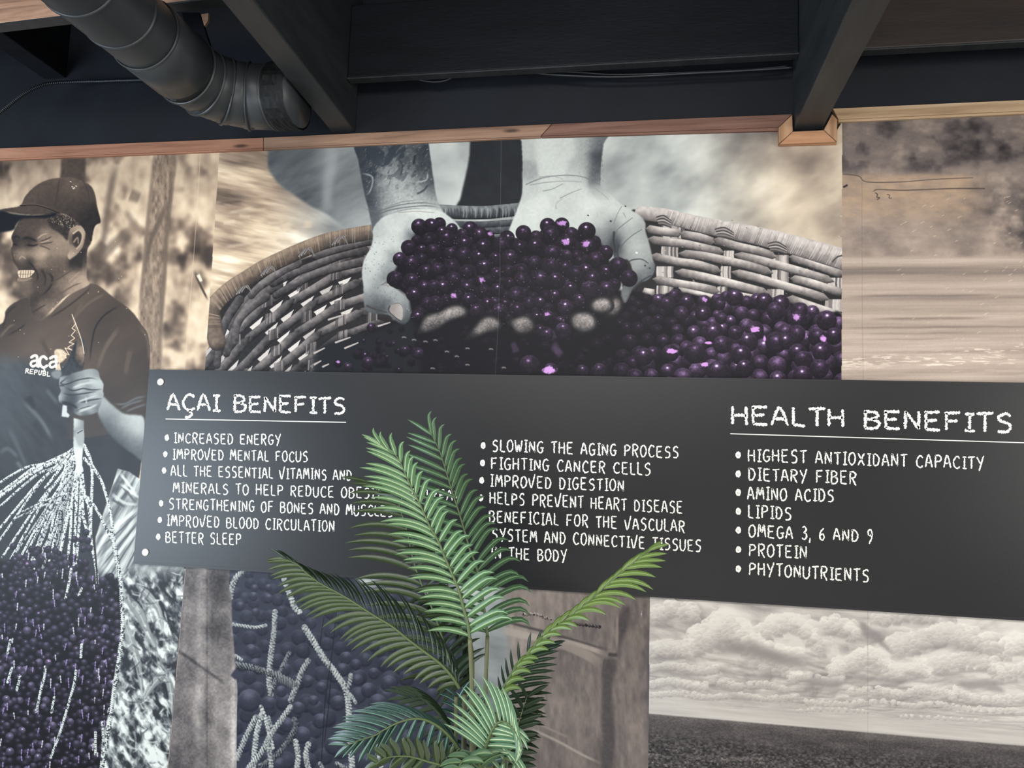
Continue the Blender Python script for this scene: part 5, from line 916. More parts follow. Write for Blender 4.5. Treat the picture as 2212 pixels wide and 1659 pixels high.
# chalk stroke alphabet on a 0..1 box (y up)
GL = {'A': [[(0, 0), (.45, 1), (.95, 0)], [(.2, .36), (.78, .38)]], 'B': [[(.08, 0), (.1, 1)], [(.0, .97), (.6, .95), (.82, .76), (.55, .55), (.15, .5)], [(.5, .53), (.88, .38), (.8, .1), (.4, -.02), (.05, .02)]],
 'C': [[(.9, .8), (.72, .97), (.4, .95), (.1, .62), (.12, .25), (.4, .02), (.7, .02), (.95, .16)]], 'D': [[(.1, 0), (.12, 1)], [(-.05, .96), (.5, .95), (.85, .66), (.82, .3), (.55, .04), (.05, .02)]],
 'E': [[(.1, .98), (.1, .03)], [(.0, .98), (.9, 1.0)], [(.1, .5), (.75, .56)], [(.08, .03), (.92, .0)]], 'F': [[(.12, .96), (.12, .0)], [(.0, .95), (.92, 1.0)], [(.12, .48), (.78, .54)]],
 'G': [[(.88, .86), (.6, .99), (.22, .84), (.06, .45), (.2, .1), (.5, 0), (.82, .12), (.84, .42)], [(.48, .42), (1.06, .44)]], 'H': [[(.08, 1), (.06, 0)], [(.84, 1.0), (.86, -.03)], [(.08, .5), (.86, .52)]],
 'I': [[(.5, .97), (.48, .03)], [(.05, .98), (.95, .99)], [(.02, .02), (1.0, .01)]], 'L': [[(.12, 1.05), (.1, .05)], [(.1, .04), (.92, -.02)]], 'M': [[(.02, 0), (.2, 1), (.5, .38), (.8, 1), (.98, 0)]],
 'N': [[(.06, 0), (.1, 1)], [(.1, .98), (.84, .02)], [(.84, .0), (.86, 1)]], 'O': [[(.5, 1.0), (.16, .82), (.04, .42), (.22, .06), (.54, 0), (.86, .24), (.9, .66), (.66, .96), (.44, 1.0)]],
 'P': [[(.14, 1), (.12, 0)], [(.0, .94), (.5, 1.0), (.88, .84), (.76, .58), (.14, .46)]], 'R': [[(.12, .98), (.1, 0)], [(.0, .94), (.5, 1), (.86, .82), (.7, .56), (.14, .46)], [(.4, .46), (.9, -.12)]],
 'S': [[(.86, .86), (.6, 1.0), (.22, .86), (.2, .62), (.7, .46), (.84, .22), (.6, .0), (.1, .0)]], 'T': [[(.5, .97), (.5, -.02)], [(-.02, .96), (1.02, 1.02)]], 'U': [[(.06, 1), (.08, .22), (.34, -.02), (.66, .04), (.86, .28), (.9, 1)]],
 'V': [[(.0, .8), (.4, -.03), (.96, 1.16)]], 'W': [[(.0, 1), (.22, .02), (.48, .62), (.72, .02), (1.0, 1.0)]], 'X': [[(.04, 1), (.88, .0)], [(.9, 1), (.04, 0)]], 'Y': [[(.02, .96), (.44, .46)], [(.96, 1.08), (.3, -.14)]],
 '3': [[(.12, .92), (.5, 1.0), (.8, .8), (.5, .56), (.28, .52)], [(.42, .54), (.86, .38), (.76, .08), (.4, -.02), (.04, .1)]], '6': [[(.78, 1.0), (.3, .72), (.1, .3), (.3, .02), (.66, .02), (.86, .26), (.64, .5), (.24, .42)]],
 '9': [[(.82, .68), (.52, .5), (.18, .62), (.2, .92), (.58, 1.0), (.84, .78), (.74, .3), (.34, -.16)]], ',': [[(.42, .14), (.2, -.26)]], 'Ç': [[(.9, .8), (.72, .97), (.4, .95), (.1, .62), (.12, .25), (.4, .02), (.7, .02), (.95, .16)], [(.5, -.02), (.76, -.22), (.5, -.42), (.2, -.44)]], '.': [[(.4, .0), (.5, .04)]]}
WID = {'I': .62, 'M': 1.1, 'W': 1.12, ',': .4, '.': .4, 'L': .85, 'T': .95, '3': .8, '6': .8, '9': .8}
CHALK, nt, b = new_mat('white_chalk_lettering', .8, .2); b.inputs['Base Color'].default_value = (*lin(240, 238, 230), 1)
trng = random.Random(12)
REST = ([], [])
def text(name, s, x0, y0, x1, y1, h, w, adv=1.28, space=.95, slant=0., joined=False):
    tot = sum((space if c == ' ' else WID.get(c, 1)*adv) for c in s)-(adv-1)*WID.get(s[-1], 1)
    ux, uy = (x1-x0)/tot, (y1-y0)/tot; pos = 0
    if not joined:
        root = bpy.data.objects.new(name, None); COL.objects.link(root); root.parent = sign; root.location = at(x0, y0, SY)-blc
    V, Fc = REST if joined else ([], [])
    def P(a, bq, Yq):                                             # text space -> photo px -> board plane
        px = x0+ux*a+slant*h*bq-(-uy)*0; py = y0+uy*a-h*bq; return at(px, py, Yq)
    gw = abs(ux)
    for c in s:
        if c == ' ': pos += space; continue
        wc = WID.get(c, 1); jy = trng.uniform(-.03, .03); js = trng.uniform(.95, 1.05)
        for st in GL[c]:
            Q = cr([(x*wc*gw, y*h*js) for x, y in st], 5) if len(st) > 2 else np.array([(x*wc*gw, y*h*js) for x, y in st], float)
            L = np.concatenate([[0], np.cumsum(np.hypot(*np.diff(Q, axis=0).T))]); n = max(4, int(L[-1]/1.3)); ls = np.linspace(0, L[-1], n)
            qx = np.interp(ls, L, Q[:, 0]); qy = np.interp(ls, L, Q[:, 1]); dx = np.gradient(qx); dy = np.gradient(qy); m = np.hypot(dx, dy)+1e-9
            base = len(V)
            for i in range(n):
                e_ = min(1, (min(i, n-1-i)+.55)/1.6); a1 = w*.5*(1+trng.uniform(-.5, .5))*e_; a2 = w*.5*(1+trng.uniform(-.5, .5))*e_
                for sgn, aa in ((1, a1), (-1, -a2)):
                    X_ = qx[i]-dy[i]/m[i]*aa; Y_ = qy[i]+dx[i]/m[i]*aa
                    V.append(P(pos+X_/gw, Y_/h+jy, SY-.0012))
            for i in range(n-1): Fc.append((base+2*i, base+2*i+2, base+2*i+3, base+2*i+1))
        pos += wc*adv
        if not joined:
            og = at(x0, y0, SY); o = link('letter', mesh('letter', [v-og for v in V], Fc), CHALK, root); V, Fc = [], []
def frame(ox, oy, s): return lambda x, y: (ox+x/s, oy+y/s)
def line(fr, s, a, b_, h, w=3.3, **k):
    sc = k.pop('sc'); x0, y0 = fr(*a); x1, y1 = fr(*b_); return text('text_line', s, x0, y0, x1, y1, h/sc, w, **k)
def bullet(px, py, rx=4.9, ry=7.0):
    V = [at(px, py, SY-.0014)]; n = 18; Vi = []
    for k in range(n):
        q = 2*math.pi*k/n; r = trng.uniform(.88, 1.08); V.append(at(px+rx*r*math.cos(q), py+ry*r*math.sin(q), SY-.0012))
    schild(link('bullet_dot', mesh('bullet_dot', V, [(0, 1+k, 1+(k+1) % n) for k in range(n)]), CHALK))
    V = []
    for k in range(7): q = -.6+k*.75; V += [at(px+(1.5+.25*k)*math.cos(q)*.6, py+(1.5+.35*k)*math.sin(q)*.7, SY-.0018), at(px+(2.2+.25*k)*math.cos(q)*.6, py+(2.4+.35*k)*math.sin(q)*.7, SY-.0018)]
    schild(link('bullet_swirl', mesh('bullet_swirl', V, [(2*k, 2*k+2, 2*k+3, 2*k+1) for k in range(6)]), EDGE))
def rule(a, b_, t=1.9):
    schild(prism('rule_line', [at(a[0], a[1]-t/2, SY-.0012), at(b_[0], b_[1]-t/2, SY-.0012), at(b_[0], b_[1]+t/2, SY-.0012), at(a[0], a[1]+t/2, SY-.0012)], (0, .0008, 0), CHALK))
f1 = frame(280, 780, 3.568); f2 = frame(980, 900, 3.814); f3 = frame(1540, 840, 3.292)
hd = text('heading', 'AÇAI BENEFITS', *f1(290, 378), *f1(1668, 402), 34, 5.1, adv=1.16, space=.9)
rule(f1(277, 446), f1(1668, 472))
for s, a, b_, bu, h in (('INCREASED ENERGY', (342, 628), (1165, 646), (287, 590), 76), ('IMPROVED MENTAL FOCUS', (332, 755), (1375, 777), (275, 717), 78), ('ALL THE ESSENTIAL VITAMINS AND', (318, 884), (1712, 919), (265, 842), 80), ('MINERALS TO HELP REDUCE OBESITY AND TREAT', (335, 1013), (2545, 1078), None, 80),
                        ('STRENGTHENING OF BONES AND MUSCLES', (303, 1138), (2030, 1198), (243, 1096), 80), ('IMPROVED BLOOD CIRCULATION', (287, 1268), (1580, 1314), (232, 1225), 82), ('BETTER SLEEP', (277, 1396), (860, 1418), (220, 1355), 82)):
    line(f1, s, a, b_, h, 2.6, sc=3.568, joined=s[:3] not in ('INC', 'IMP') or 'BLOOD' in s)
    if bu: bullet(*f1(*bu))
o = link('lettering', mesh('lettering', *REST), CHALK); schild(o); o['kind'] = 'stuff'
for s, a, b_, bu in (('SLOWING THE AGING PROCESS', (317, 284), (1855, 340), (243, 238)), ('FIGHTING CANCER CELLS', (307, 430), (1625, 480), (238, 382)), ('IMPROVED DIGESTION', (302, 573), (1405, 615), (231, 525)), ('HELPS PREVENT HEART DISEASE', (297, 716), (1888, 795), (226, 670)),
                     ('BENEFICIAL FOR THE VASCULAR', (292, 866), (1905, 950), None), ('SYSTEM AND CONNECTIVE TISSUES', (317, 1016), (2040, 1112), None), ('IN THE BODY', (302, 1166), (932, 1194), None)):
    line(f2, s, a, b_, 94, 2.9, sc=3.814)
    if bu: bullet(*f2(*bu), 5.3, 7.4)
text('heading', 'HEALTH BENEFITS IN', *f3(132, 248), *f3(2480, 316), 38, 6.0, adv=1.16, space=.92)
rule(f3(123, 319), f3(2500, 392), 2.0)
for s, a, b_, bu in (('HIGHEST ANTIOXIDANT CAPACITY', (250, 514), (1928, 572), (180, 470)), ('DIETARY FIBER', (252, 648), (1022, 676), (180, 605)), ('AMINO ACIDS', (246, 784), (862, 802), (180, 737)), ('LIPIDS', (250, 915), (560, 929), (181, 871)), ('OMEGA 3, 6 AND 9', (254, 1052), (1138, 1088), (181, 1005)), ('PROTEIN', (256, 1188), (670, 1204), (181, 1143)), ('PHYTONUTRIENTS', (256, 1322), (1112, 1372), (181, 1280))):
    line(f3, s, a, b_, 86, 3.2, sc=3.292); bullet(*f3(*bu), 6, 7.8)
# ---------------------------------------------------------------- palm
def leaf_mat(name, base, rib, under, rough=.38):
    m, nt, b = new_mat(name, rough, .5); uv = nt.nodes.new('ShaderNodeUVMap'); sp = nt.nodes.new('ShaderNodeSeparateXYZ'); nt.links.new(uv.outputs[0], sp.inputs[0])
    tc = nt.nodes.new('ShaderNodeTexCoord'); no = N(nt, 'ShaderNodeTexNoise', Scale=55, Detail=4); nt.links.new(tc.outputs['Object'], no.inputs['Vector'])
    c = ramp(nt, no.outputs[0], [(.3, tuple(v*.72 for v in base)), (.7, tuple(min(1, v*1.25) for v in base))])
    geo = nt.nodes.new('ShaderNodeNewGeometry'); mx0 = N(nt, 'ShaderNodeMix', data_type='RGBA'); nt.links.new(geo.outputs['Backfacing'], mx0.inputs['Factor']); nt.links.new(c, mx0.inputs['A']); mx0.inputs['B'].default_value = (*under, 1)
    f = ramp(nt, sp.outputs['X'], [(.40, (0, 0, 0)), (.455, (1, 1, 1)), (.545, (1, 1, 1)), (.60, (0, 0, 0))]); mx = N(nt, 'ShaderNodeMix', data_type='RGBA')
    nt.links.new(f, mx.inputs['Factor']); nt.links.new(mx0.outputs['Result'], mx.inputs['A']); mx.inputs['B'].default_value = (*rib, 1)
    # fine lengthwise dashes moulded in the leaf
    mp = N(nt, 'ShaderNodeMapping', Scale=(10, 34, 1)); nt.links.new(uv.outputs[0], mp.inputs[0]); n2 = N(nt, 'ShaderNodeTexNoise', Scale=1, Detail=2); nt.links.new(mp.outputs[0], n2.inputs['Vector'])
    hs = N(nt, 'ShaderNodeMix', data_type='RGBA'); hs.blend_type = 'MULTIPLY'; hs.inputs['Factor'].default_value = .55; nt.links.new(mx.outputs['Result'], hs.inputs['A']); nt.links.new(ramp(nt, n2.outputs[0], [(.35, (.62, .62, .62)), (.6, (1, 1, 1))]), hs.inputs['B'])
    nt.links.new(hs.outputs['Result'], b.inputs['Base Color']); b.inputs['Subsurface Weight'].default_value = 0.0
    bp = N(nt, 'ShaderNodeBump', Strength=.3, Distance=.001); nt.links.new(n2.outputs[0], bp.inputs['Height']); nt.links.new(bp.outputs[0], b.inputs['Normal']); return m
LM = {'bright': leaf_mat('leaf_lit_green', lin(50, 84, 50), lin(150, 176, 124), lin(78, 112, 72)),  # bright, mid and dark greens put the fronds' light and shade into colour
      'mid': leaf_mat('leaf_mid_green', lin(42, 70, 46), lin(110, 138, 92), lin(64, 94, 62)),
      'dark': leaf_mat('leaf_shaded_green', lin(22, 36, 26), lin(54, 74, 46), lin(38, 54, 36), .32),
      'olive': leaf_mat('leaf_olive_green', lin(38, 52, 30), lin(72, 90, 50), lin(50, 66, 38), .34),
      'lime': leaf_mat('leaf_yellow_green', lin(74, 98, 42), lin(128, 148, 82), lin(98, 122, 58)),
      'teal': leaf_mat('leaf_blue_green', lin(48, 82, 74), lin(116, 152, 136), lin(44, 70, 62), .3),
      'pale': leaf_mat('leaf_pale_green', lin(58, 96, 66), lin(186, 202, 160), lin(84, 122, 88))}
STM, nt, b = new_mat('palm_stem', .45); b.inputs['Base Color'].default_value = (*lin(84, 100, 60), 1); bump(nt, b, 40, .3)
CANE = paint_mat('palm_cane', lin(78, 84, 60), lin(116, 118, 84), .45, 8, .3, .4, (1, 1, .2))
palm = bpy.data.objects.new('palm_plant', None); COL.objects.link(palm); PB0 = np.array([-.50, -.80, FLOORZ]); palm.location = PB0
tag(palm, 'artificial palm with arching green fronds standing before the sign', 'plant')
prg = random.Random(5); nleaf = [0]; SPILL = {}
def leaflet(parent, og, p0, th, L, bend, Y0, dY, w, roll, mat, curl=0., spill=False):
    # p0: root seen at a photo pixel, th: heading (radians, image plane), L px; runs out from depth Y0 by dY
    n = 8; x, y = p0; P = [at(x, y, Y0)]; a = th
    for i in range(n):
        s = (i+1)/n; a = th+bend*s**1.25+curl*max(0, s-.72)/.28; x += math.cos(a)*L/n; y += math.sin(a)*L/n; P.append(at(x, y, Y0+dY*s**1.6))
    P = np.array(P); V = []; UV = []; view = np.array([.1, 1., 0])
    for i in range(n+1):
        s = i/n; t = P[min(i+1, n)]-P[max(i-1, 0)]; t /= np.linalg.norm(t); sd = np.cross(t, view); sd /= np.linalg.norm(sd)+1e-9; nr = np.cross(sd, t)
        sd2 = sd*math.cos(roll)+nr*math.sin(roll); nr2 = -sd*math.sin(roll)+nr*math.cos(roll)
        ww = w*(.42+.58*min(1, s/.22))*(1-max(0, (s-.5)/.5)**2.2)*.5+.0004
        V += [P[i]-sd2*ww+nr2*ww*.45, P[i]-sd2*ww*.2-nr2*ww*.03, P[i]+sd2*ww*.2-nr2*ww*.03, P[i]+sd2*ww+nr2*ww*.45]; UV += [(0, s), (.42, s), (.58, s), (1, s)]
    Fc = [(4*i+j, 4*i+j+1, 4*i+j+5, 4*i+j+4) for i in range(n) for j in range(3)]
    if spill:
        S = SPILL.setdefault(spill, ([], [], [], mat)); b0 = len(S[0]); S[0].extend(V); S[1].extend([tuple(q+b0 for q in f) for f in Fc]); S[2].extend(UV); return
    nleaf[0] += 1
    link('leaflet', mesh('leaflet', [v-og for v in V], Fc, UV, smooth=True), mat, parent)
def ip(keys, t): return float(np.interp(t, [k[0] for k in keys], [k[1] for k in keys]))
def frond(rach, Yt, Yb, left, right, mat, rw=.0065, wl=.021, stem=None, spill=False, n=(24, 24), label=None):
    """rach: photo px tip -> base. left/right: dict of keyed L, ang, bend, roll, dY (per t from tip 0 to base 1)"""
    P = cr(rach, 10); D = np.concatenate([[0], np.cumsum(np.hypot(*np.diff(P, axis=0).T))]); T = D/D[-1]
    og = at(P[-1][0], P[-1][1], Yb); W = [at(p[0], p[1], Yt+(Yb-Yt)*t)-og for p, t in zip(P, T)]
    o = link('frond', tube_mesh('frond', W, [rw*.78*(.2+.8*t**.8) for t in T], 8), STM, palm); o.location = og-PB0
    if label: o['label'] = label
    if stem:
        S = [og]+[at(x, y, Y) for x, y, Y in stem]; c = link('stem', tube_mesh('stem', [q-og for q in cr(S, 4)], rw*1.05, 8), CANE, o)
    mt = LM[mat]
    for side, cfg, cnt in ((-1, left, n[0]), (1, right, n[1])):
        if not cfg: continue
        for i in range(cnt):
            t = cfg.get('t0', .0)+(cfg.get('t1', 1)-cfg.get('t0', 0))*(i+.5+prg.uniform(-.18, .18))/cnt; px = np.interp(t, T, P[:, 0]); py = np.interp(t, T, P[:, 1])
            q = max(t-.02, 0); r_ = min(t+.03, 1); hx = np.interp(q, T, P[:, 0])-np.interp(r_, T, P[:, 0]); hy = np.interp(q, T, P[:, 1])-np.interp(r_, T, P[:, 1]); h = math.atan2(hy, hx)
            an = ip(cfg['ang'], t) if 'ang' in cfg else None
            th = math.radians(ip(cfg['abs'], t)) if 'abs' in cfg else h+side*math.radians(an)
            th += prg.uniform(-.05, .05); L = ip(cfg['L'], t)*prg.uniform(.93, 1.07)
            leaflet(o, og, (px, py), th, L, math.radians(ip(cfg['bend'], t))+prg.uniform(-.08, .08), Yt+(Yb-Yt)*t, ip(cfg['dY'], t), cfg.get('w', wl)*(.7+.3*min(1, t*5)), math.radians(ip(cfg['roll'], t)), LM[cfg['mat']] if 'mat' in cfg else mt, cfg.get('curl', 0), spill)
    return o
K = lambda *a: [(a[i], a[i+1]) for i in range(0, len(a), 2)]
# image angles: 0 = right, 90 = down, 180 = left, -90 = up
# back left frond (dark), then the dark base frond crossing behind
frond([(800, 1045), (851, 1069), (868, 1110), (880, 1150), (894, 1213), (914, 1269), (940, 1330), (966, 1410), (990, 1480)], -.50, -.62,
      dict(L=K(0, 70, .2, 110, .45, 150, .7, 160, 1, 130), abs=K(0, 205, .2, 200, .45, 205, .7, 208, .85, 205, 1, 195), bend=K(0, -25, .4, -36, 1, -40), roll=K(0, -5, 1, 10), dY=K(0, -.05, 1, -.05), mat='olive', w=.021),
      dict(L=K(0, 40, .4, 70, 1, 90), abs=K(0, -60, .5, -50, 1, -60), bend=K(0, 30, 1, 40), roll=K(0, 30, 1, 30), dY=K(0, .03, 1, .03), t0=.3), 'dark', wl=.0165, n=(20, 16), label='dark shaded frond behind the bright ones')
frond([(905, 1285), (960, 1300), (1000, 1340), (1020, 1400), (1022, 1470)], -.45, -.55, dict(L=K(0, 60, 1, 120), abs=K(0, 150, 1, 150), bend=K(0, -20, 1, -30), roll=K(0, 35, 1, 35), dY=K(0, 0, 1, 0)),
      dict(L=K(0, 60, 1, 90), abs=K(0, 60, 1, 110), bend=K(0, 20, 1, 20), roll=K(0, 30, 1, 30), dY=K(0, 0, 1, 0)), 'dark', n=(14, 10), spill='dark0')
# second upright frond, right of the bright one
frond([(926, 927), (938, 950), (950, 975), (964, 1020), (979, 1069), (993, 1112), (1003, 1146), (1015, 1187), (1027, 1218), (1036, 1255), (1045, 1310), (1053, 1374)], -.70, -.70,
      dict(L=K(0, 55, .15, 85, .4, 105, 1, 95), ang=K(0, 22, .1, 40, .3, 46, 1, 60), bend=K(0, -8, .5, -22, 1, -40), roll=K(0, 0, 1, -15), dY=K(0, .03, 1, .05)),
      dict(L=K(0, 50, .1, 62, .3, 66, .5, 78, .7, 98, .85, 112, 1, 100), ang=K(0, 15, .1, 22, .3, 34, .5, 42, .8, 58, 1, 66), bend=K(0, 6, .3, 8, .5, 16, 1, 36), roll=K(0, 10, 1, 8), dY=K(0, -.02, 1, -.06), curl=.9, w=.0195), 'mid', wl=.0165, stem=[(1051, 1430, -.71), (1049, 1500, -.72), (1048, 1700, -.74), (1046, 1900, -.76)], n=(22, 25))
# main bright frond
frond([(818, 956), (838, 972), (860, 990), (885, 1045), (909, 1093), (928, 1136), (947, 1170), (962, 1206), (976, 1238), (991, 1276), (1003, 1320), (1010, 1345), (1015, 1380)], -.84, -.84,
      dict(L=K(0, 42, .08, 66, .17, 88, .27, 118, .38, 138, .46, 122, .6, 112, .8, 98, 1, 88), abs=K(0, 212, .08, 214, .22, 214, .4, 216, .6, 212, .8, 206, 1, 206), bend=K(0, -6, .15, -16, .4, -40, .7, -38, 1, -36), roll=K(0, 5, 1, -10), dY=K(0, .0, 1, -.02)),
      dict(L=K(0, 40, .1, 50, .3, 58, .45, 64, .65, 74, .85, 92, 1, 108), ang=K(0, 14, .1, 20, .3, 34, .5, 52, .75, 62, 1, 66), bend=K(0, 8, .3, 14, .5, 8, .8, 12, 1, 10), roll=K(0, 8, 1, 0), dY=K(0, -.02, 1, -.06), curl=.75, w=.0205), 'bright', rw=.0072, wl=.0168,
      stem=[(1018, 1440, -.83), (1019, 1500, -.83), (1019, 1700, -.82), (1018, 1900, -.81)], n=(26, 25), label='largest bright green frond with pale midribs')
frond([(846, 1010), (880, 1075), (915, 1150), (948, 1215), (976, 1290), (1000, 1370)], -.80, -.80, dict(L=K(0, 60, .5, 80, 1, 88), abs=K(0, 205, .5, 190, 1, 182), bend=K(0, -25, 1, -18), roll=K(0, -20, 1, -20), dY=K(0, .02, 1, .02), mat='olive'), None, 'mid', rw=.003, wl=.016, n=(13, 0), spill='olive0')
# long frond arching left
frond([(608, 1206), (640, 1218), (661, 1237), (688, 1258), (710, 1270), (753, 1294), (805, 1328), (845, 1352), (885, 1384), (921, 1411), (952, 1435), (977, 1463), (992, 1487)], -.98, -.84,
      dict(L=K(0, 34, .06, 60, .2, 92, .4, 118, .6, 118, .8, 96, .93, 64, 1, 44), abs=K(0, 190, .06, 188, .2, 192, .4, 192, .6, 184, .8, 178, 1, 180), bend=K(0, -16, .2, -44, .6, -44, 1, -40), roll=K(0, 0, 1, 8), dY=K(0, -.02, 1, -.03)),
      dict(L=K(0, 40, .1, 52, .3, 72, .5, 100, .7, 140, .85, 120, 1, 80), abs=K(0, 215, .1, 224, .3, 240, .5, 252, .7, 262, .85, 268, 1, 275), bend=K(0, -6, .3, -26, .6, -34, 1, -40), roll=K(0, 40, 1, 42), dY=K(0, .02, 1, .05), mat='dark', w=.014), 'olive', wl=.0175, n=(30, 36), label='olive green frond arching far to the left')
# yellow-green frond leaning right
frond([(1408, 1183), (1385, 1202), (1362, 1220), (1337, 1239), (1297, 1276), (1267, 1303), (1221, 1340), (1175, 1374), (1144, 1411), (1113, 1444), (1092, 1478), (1075, 1512)], -.72, -.80,
      dict(L=K(0, 34, .15, 58, .3, 66, .5, 58, .8, 50, 1, 46), abs=K(0, -44, .2, -58, .5, -74, 1, -80), bend=K(0, 16, .4, 66, 1, 96), roll=K(0, 20, .5, 40, 1, 45), dY=K(0, .02, 1, .03)),
      dict(L=K(0, 38, .1, 72, .25, 100, .42, 90, .55, 60, .75, 46, 1, 52), abs=K(0, -26, .1, -16, .25, -18, .5, -40, .75, -52, 1, -60), bend=K(0, 20, .1, 22, .25, 50, .5, 78, .75, 80, 1, 90), roll=K(0, 5, .5, 25, 1, 30), dY=K(0, -.02, 1, -.05)), 'lime', wl=.0155, n=(19, 22), label='yellow green frond leaning to the right')
# dark frond to the right
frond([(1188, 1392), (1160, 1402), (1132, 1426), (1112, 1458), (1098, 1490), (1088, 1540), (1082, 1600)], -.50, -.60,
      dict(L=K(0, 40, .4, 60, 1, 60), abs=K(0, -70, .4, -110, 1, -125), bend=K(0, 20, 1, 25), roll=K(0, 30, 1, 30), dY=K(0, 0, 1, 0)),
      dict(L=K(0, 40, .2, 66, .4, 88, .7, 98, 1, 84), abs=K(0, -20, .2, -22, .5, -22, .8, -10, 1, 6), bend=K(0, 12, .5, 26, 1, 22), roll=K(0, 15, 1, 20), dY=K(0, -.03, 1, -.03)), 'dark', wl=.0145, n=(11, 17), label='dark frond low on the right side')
# low front fan, folded over
frond([(1128, 1622), (1118, 1590), (1098, 1564), (1078, 1560), (1062, 1580), (1052, 1606), (1046, 1628)], -1.0, -.95,
      dict(L=K(0, 50, .3, 75, .5, 112, .75, 112, 1, 100), abs=K(0, 250, .3, 268, .5, 262, .7, 242, 1, 218), bend=K(0, -20, .5, -22, 1, -12), roll=K(0, 15, 1, 5), dY=K(0, .03, 1, .0)),
      dict(L=K(0, 34, .4, 70, .7, 84, 1, 78), abs=K(0, 110, .3, 70, .5, 20, .8, -6, 1, 4), bend=K(0, 20, .5, 30, 1, 16), roll=K(0, 10, 1, 5), dY=K(0, -.02, 1, -.02)), 'pale', wl=.0150, stem=[(1046, 1680, -.94), (1046, 1900, -.88)], n=(18, 13), label='pale striped fan shaped frond folded over in front')
# blue-green frond low left
frond([(745, 1612), (775, 1600), (811, 1588), (829, 1577), (866, 1559), (909, 1553), (950, 1572), (985, 1610), (1000, 1650)], -1.06, -.9,
      dict(L=K(0, 40, .2, 62, .45, 82, .7, 60, 1, 50), abs=K(0, 150, .2, 128, .45, 122, .7, 108, 1, 100), bend=K(0, -10, 1, -14), roll=K(0, 0, 1, 10), dY=K(0, 0, 1, 0)),
      dict(L=K(0, 40, .2, 86, .4, 110, .6, 110, .8, 90, 1, 70), abs=K(0, 190, .2, 198, .4, 206, .6, 214, .8, 235, 1, 262), bend=K(0, -14, .5, -32, 1, -44), roll=K(0, 10, 1, 20), dY=K(0, .02, 1, .03)), 'teal', wl=.0165, n=(16, 21), spill='teal', label='blue green frond drooping low on the left')
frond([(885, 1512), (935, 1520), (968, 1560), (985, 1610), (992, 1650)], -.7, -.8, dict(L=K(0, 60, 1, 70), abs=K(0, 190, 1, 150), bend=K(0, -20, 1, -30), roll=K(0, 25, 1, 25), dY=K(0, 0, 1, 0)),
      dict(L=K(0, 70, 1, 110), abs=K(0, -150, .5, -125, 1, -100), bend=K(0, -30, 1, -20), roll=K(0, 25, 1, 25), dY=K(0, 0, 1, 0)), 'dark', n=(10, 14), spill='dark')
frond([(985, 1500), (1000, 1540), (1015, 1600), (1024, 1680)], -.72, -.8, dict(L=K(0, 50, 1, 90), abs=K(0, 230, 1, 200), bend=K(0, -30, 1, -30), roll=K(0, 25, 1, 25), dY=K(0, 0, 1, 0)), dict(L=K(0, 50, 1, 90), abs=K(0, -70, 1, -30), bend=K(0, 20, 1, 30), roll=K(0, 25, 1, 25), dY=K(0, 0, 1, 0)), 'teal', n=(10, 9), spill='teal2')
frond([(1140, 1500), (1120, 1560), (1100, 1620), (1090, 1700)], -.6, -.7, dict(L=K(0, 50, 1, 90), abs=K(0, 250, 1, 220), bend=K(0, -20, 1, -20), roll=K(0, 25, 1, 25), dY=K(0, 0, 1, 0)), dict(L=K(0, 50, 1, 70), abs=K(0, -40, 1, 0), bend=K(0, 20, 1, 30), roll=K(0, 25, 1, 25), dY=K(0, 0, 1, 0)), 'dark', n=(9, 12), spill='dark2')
# green frond lying along the bottom edge
frond([(812, 1652), (835, 1637), (881, 1634), (927, 1646), (967, 1660), (1010, 1700)], -1.1, -.95,
      dict(L=K(0, 40, 1, 60), abs=K(0, 160, 1, 120), bend=K(0, -20, 1, -20), roll=K(0, 0, 1, 10), dY=K(0, 0, 1, 0)),
      dict(L=K(0, 30, .3, 46, 1, 66), abs=K(0, 215, .3, 248, .7, 262, 1, 285), bend=K(0, -14, 1, 14), roll=K(0, 5, 1, 5), dY=K(0, 0, 1, 0), curl=.8), 'olive', wl=.025, n=(9, 14), spill='olive')
frond([(985, 1690), (990, 1660), (1005, 1640), (1030, 1640), (1040, 1670)], -1.05, -.95, dict(L=K(0, 40, 1, 60), abs=K(0, 160, 1, 230), bend=K(0, -30, 1, -30), roll=K(0, 10, 1, 10), dY=K(0, 0, 1, 0)), dict(L=K(0, 40, 1, 60), abs=K(0, 0, 1, -60), bend=K(0, 50, 1, 50), roll=K(0, 10, 1, 10), dY=K(0, 0, 1, 0)), 'mid', wl=.021, n=(6, 6), spill='mid')
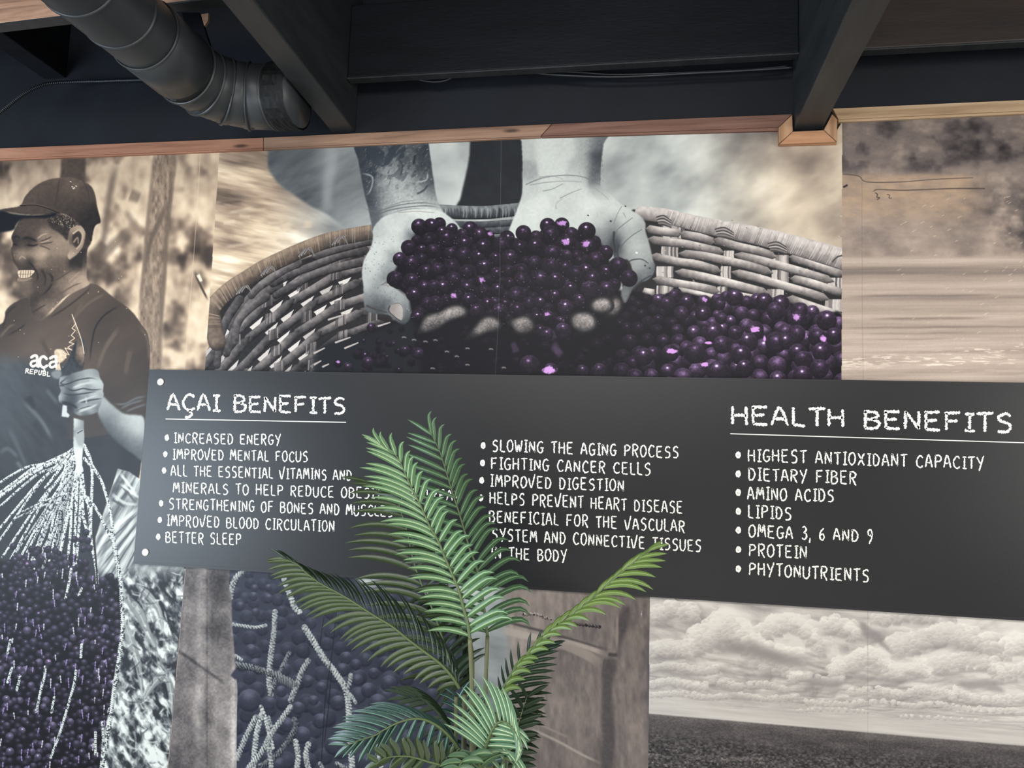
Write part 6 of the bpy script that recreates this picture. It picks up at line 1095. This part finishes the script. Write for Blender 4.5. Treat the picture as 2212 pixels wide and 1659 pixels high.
frond([(1150, 1690), (1120, 1660), (1090, 1640), (1075, 1700)], -1.0, -.9, dict(L=K(0, 50, 1, 60), abs=K(0, 250, 1, 230), bend=K(0, -20, 1, -20), roll=K(0, 10, 1, 10), dY=K(0, 0, 1, 0)), dict(L=K(0, 50, 1, 60), abs=K(0, 70, 1, 110), bend=K(0, 20, 1, 10), roll=K(0, 10, 1, 10), dY=K(0, 0, 1, 0)), 'pale', wl=.016, n=(6, 6), spill='pale')
V, Fc, UV, mi = [], [], [], []
me_m = []
for k, S in SPILL.items():
    b0 = len(V); V += S[0]; Fc += [tuple(q+b0 for q in f) for f in S[1]]; UV += S[2]
    if S[3] not in me_m: me_m.append(S[3])
    mi += [me_m.index(S[3])]*len(S[1])
me = mesh('low_leaflets', [v-PB0 for v in V], Fc, UV, smooth=True)
for m in me_m: me.materials.append(m)
me.polygons.foreach_set('material_index', mi)
o = link('low_leaflets', me, None, palm); o['kind'] = 'stuff'; o['label'] = 'crowded small leaflets around the foot of the canes'
# canes
for x, x2, Y, r, y0 in ((985, 984, -.84, .0062, 1505), (1004, 1000, -.80, .0085, 1500), (1022, 1024, -.78, .0075, 1490), (1032, 1034, -.74, .0065, 1500), (1060, 1058, -.76, .0095, 1560), (1072, 1068, -.72, .007, 1540)):
    P = [at(x, y0, Y), at((x+x2)/2, 1600, Y), at(x2, 1760, Y)]; e_ = P[-1]; P.append(np.array([-.50+(e_[0]+.5)*.6, -.80+(Y+.8)*.5, FLOORZ+.27]))
    link('cane', tube_mesh('cane', [q-PB0 for q in cr(P, 5)], r, 10), CANE, palm)
# pot, just under the frame
POT, nt, b = new_mat('dark_pot', .5); b.inputs['Base Color'].default_value = (*lin(52, 50, 50), 1)
prof = [(.0, .0), (.125, .0), (.13, .01), (.165, .29), (.175, .30), (.175, .315), (.158, .315), (.155, .275), (.0, .275)]; n = 32; V = []; Fc = []
for r, z in prof:
    for k in range(n): q = 2*math.pi*k/n; V.append((r*math.cos(q), r*math.sin(q), z))
for i in range(len(prof)-1):
    for k in range(n): Fc.append((i*n+k, i*n+(k+1) % n, (i+1)*n+(k+1) % n, (i+1)*n+k))
link('pot', mesh('pot', V, Fc, smooth=False), POT, palm)
print('leaflets as parts', nleaf[0])
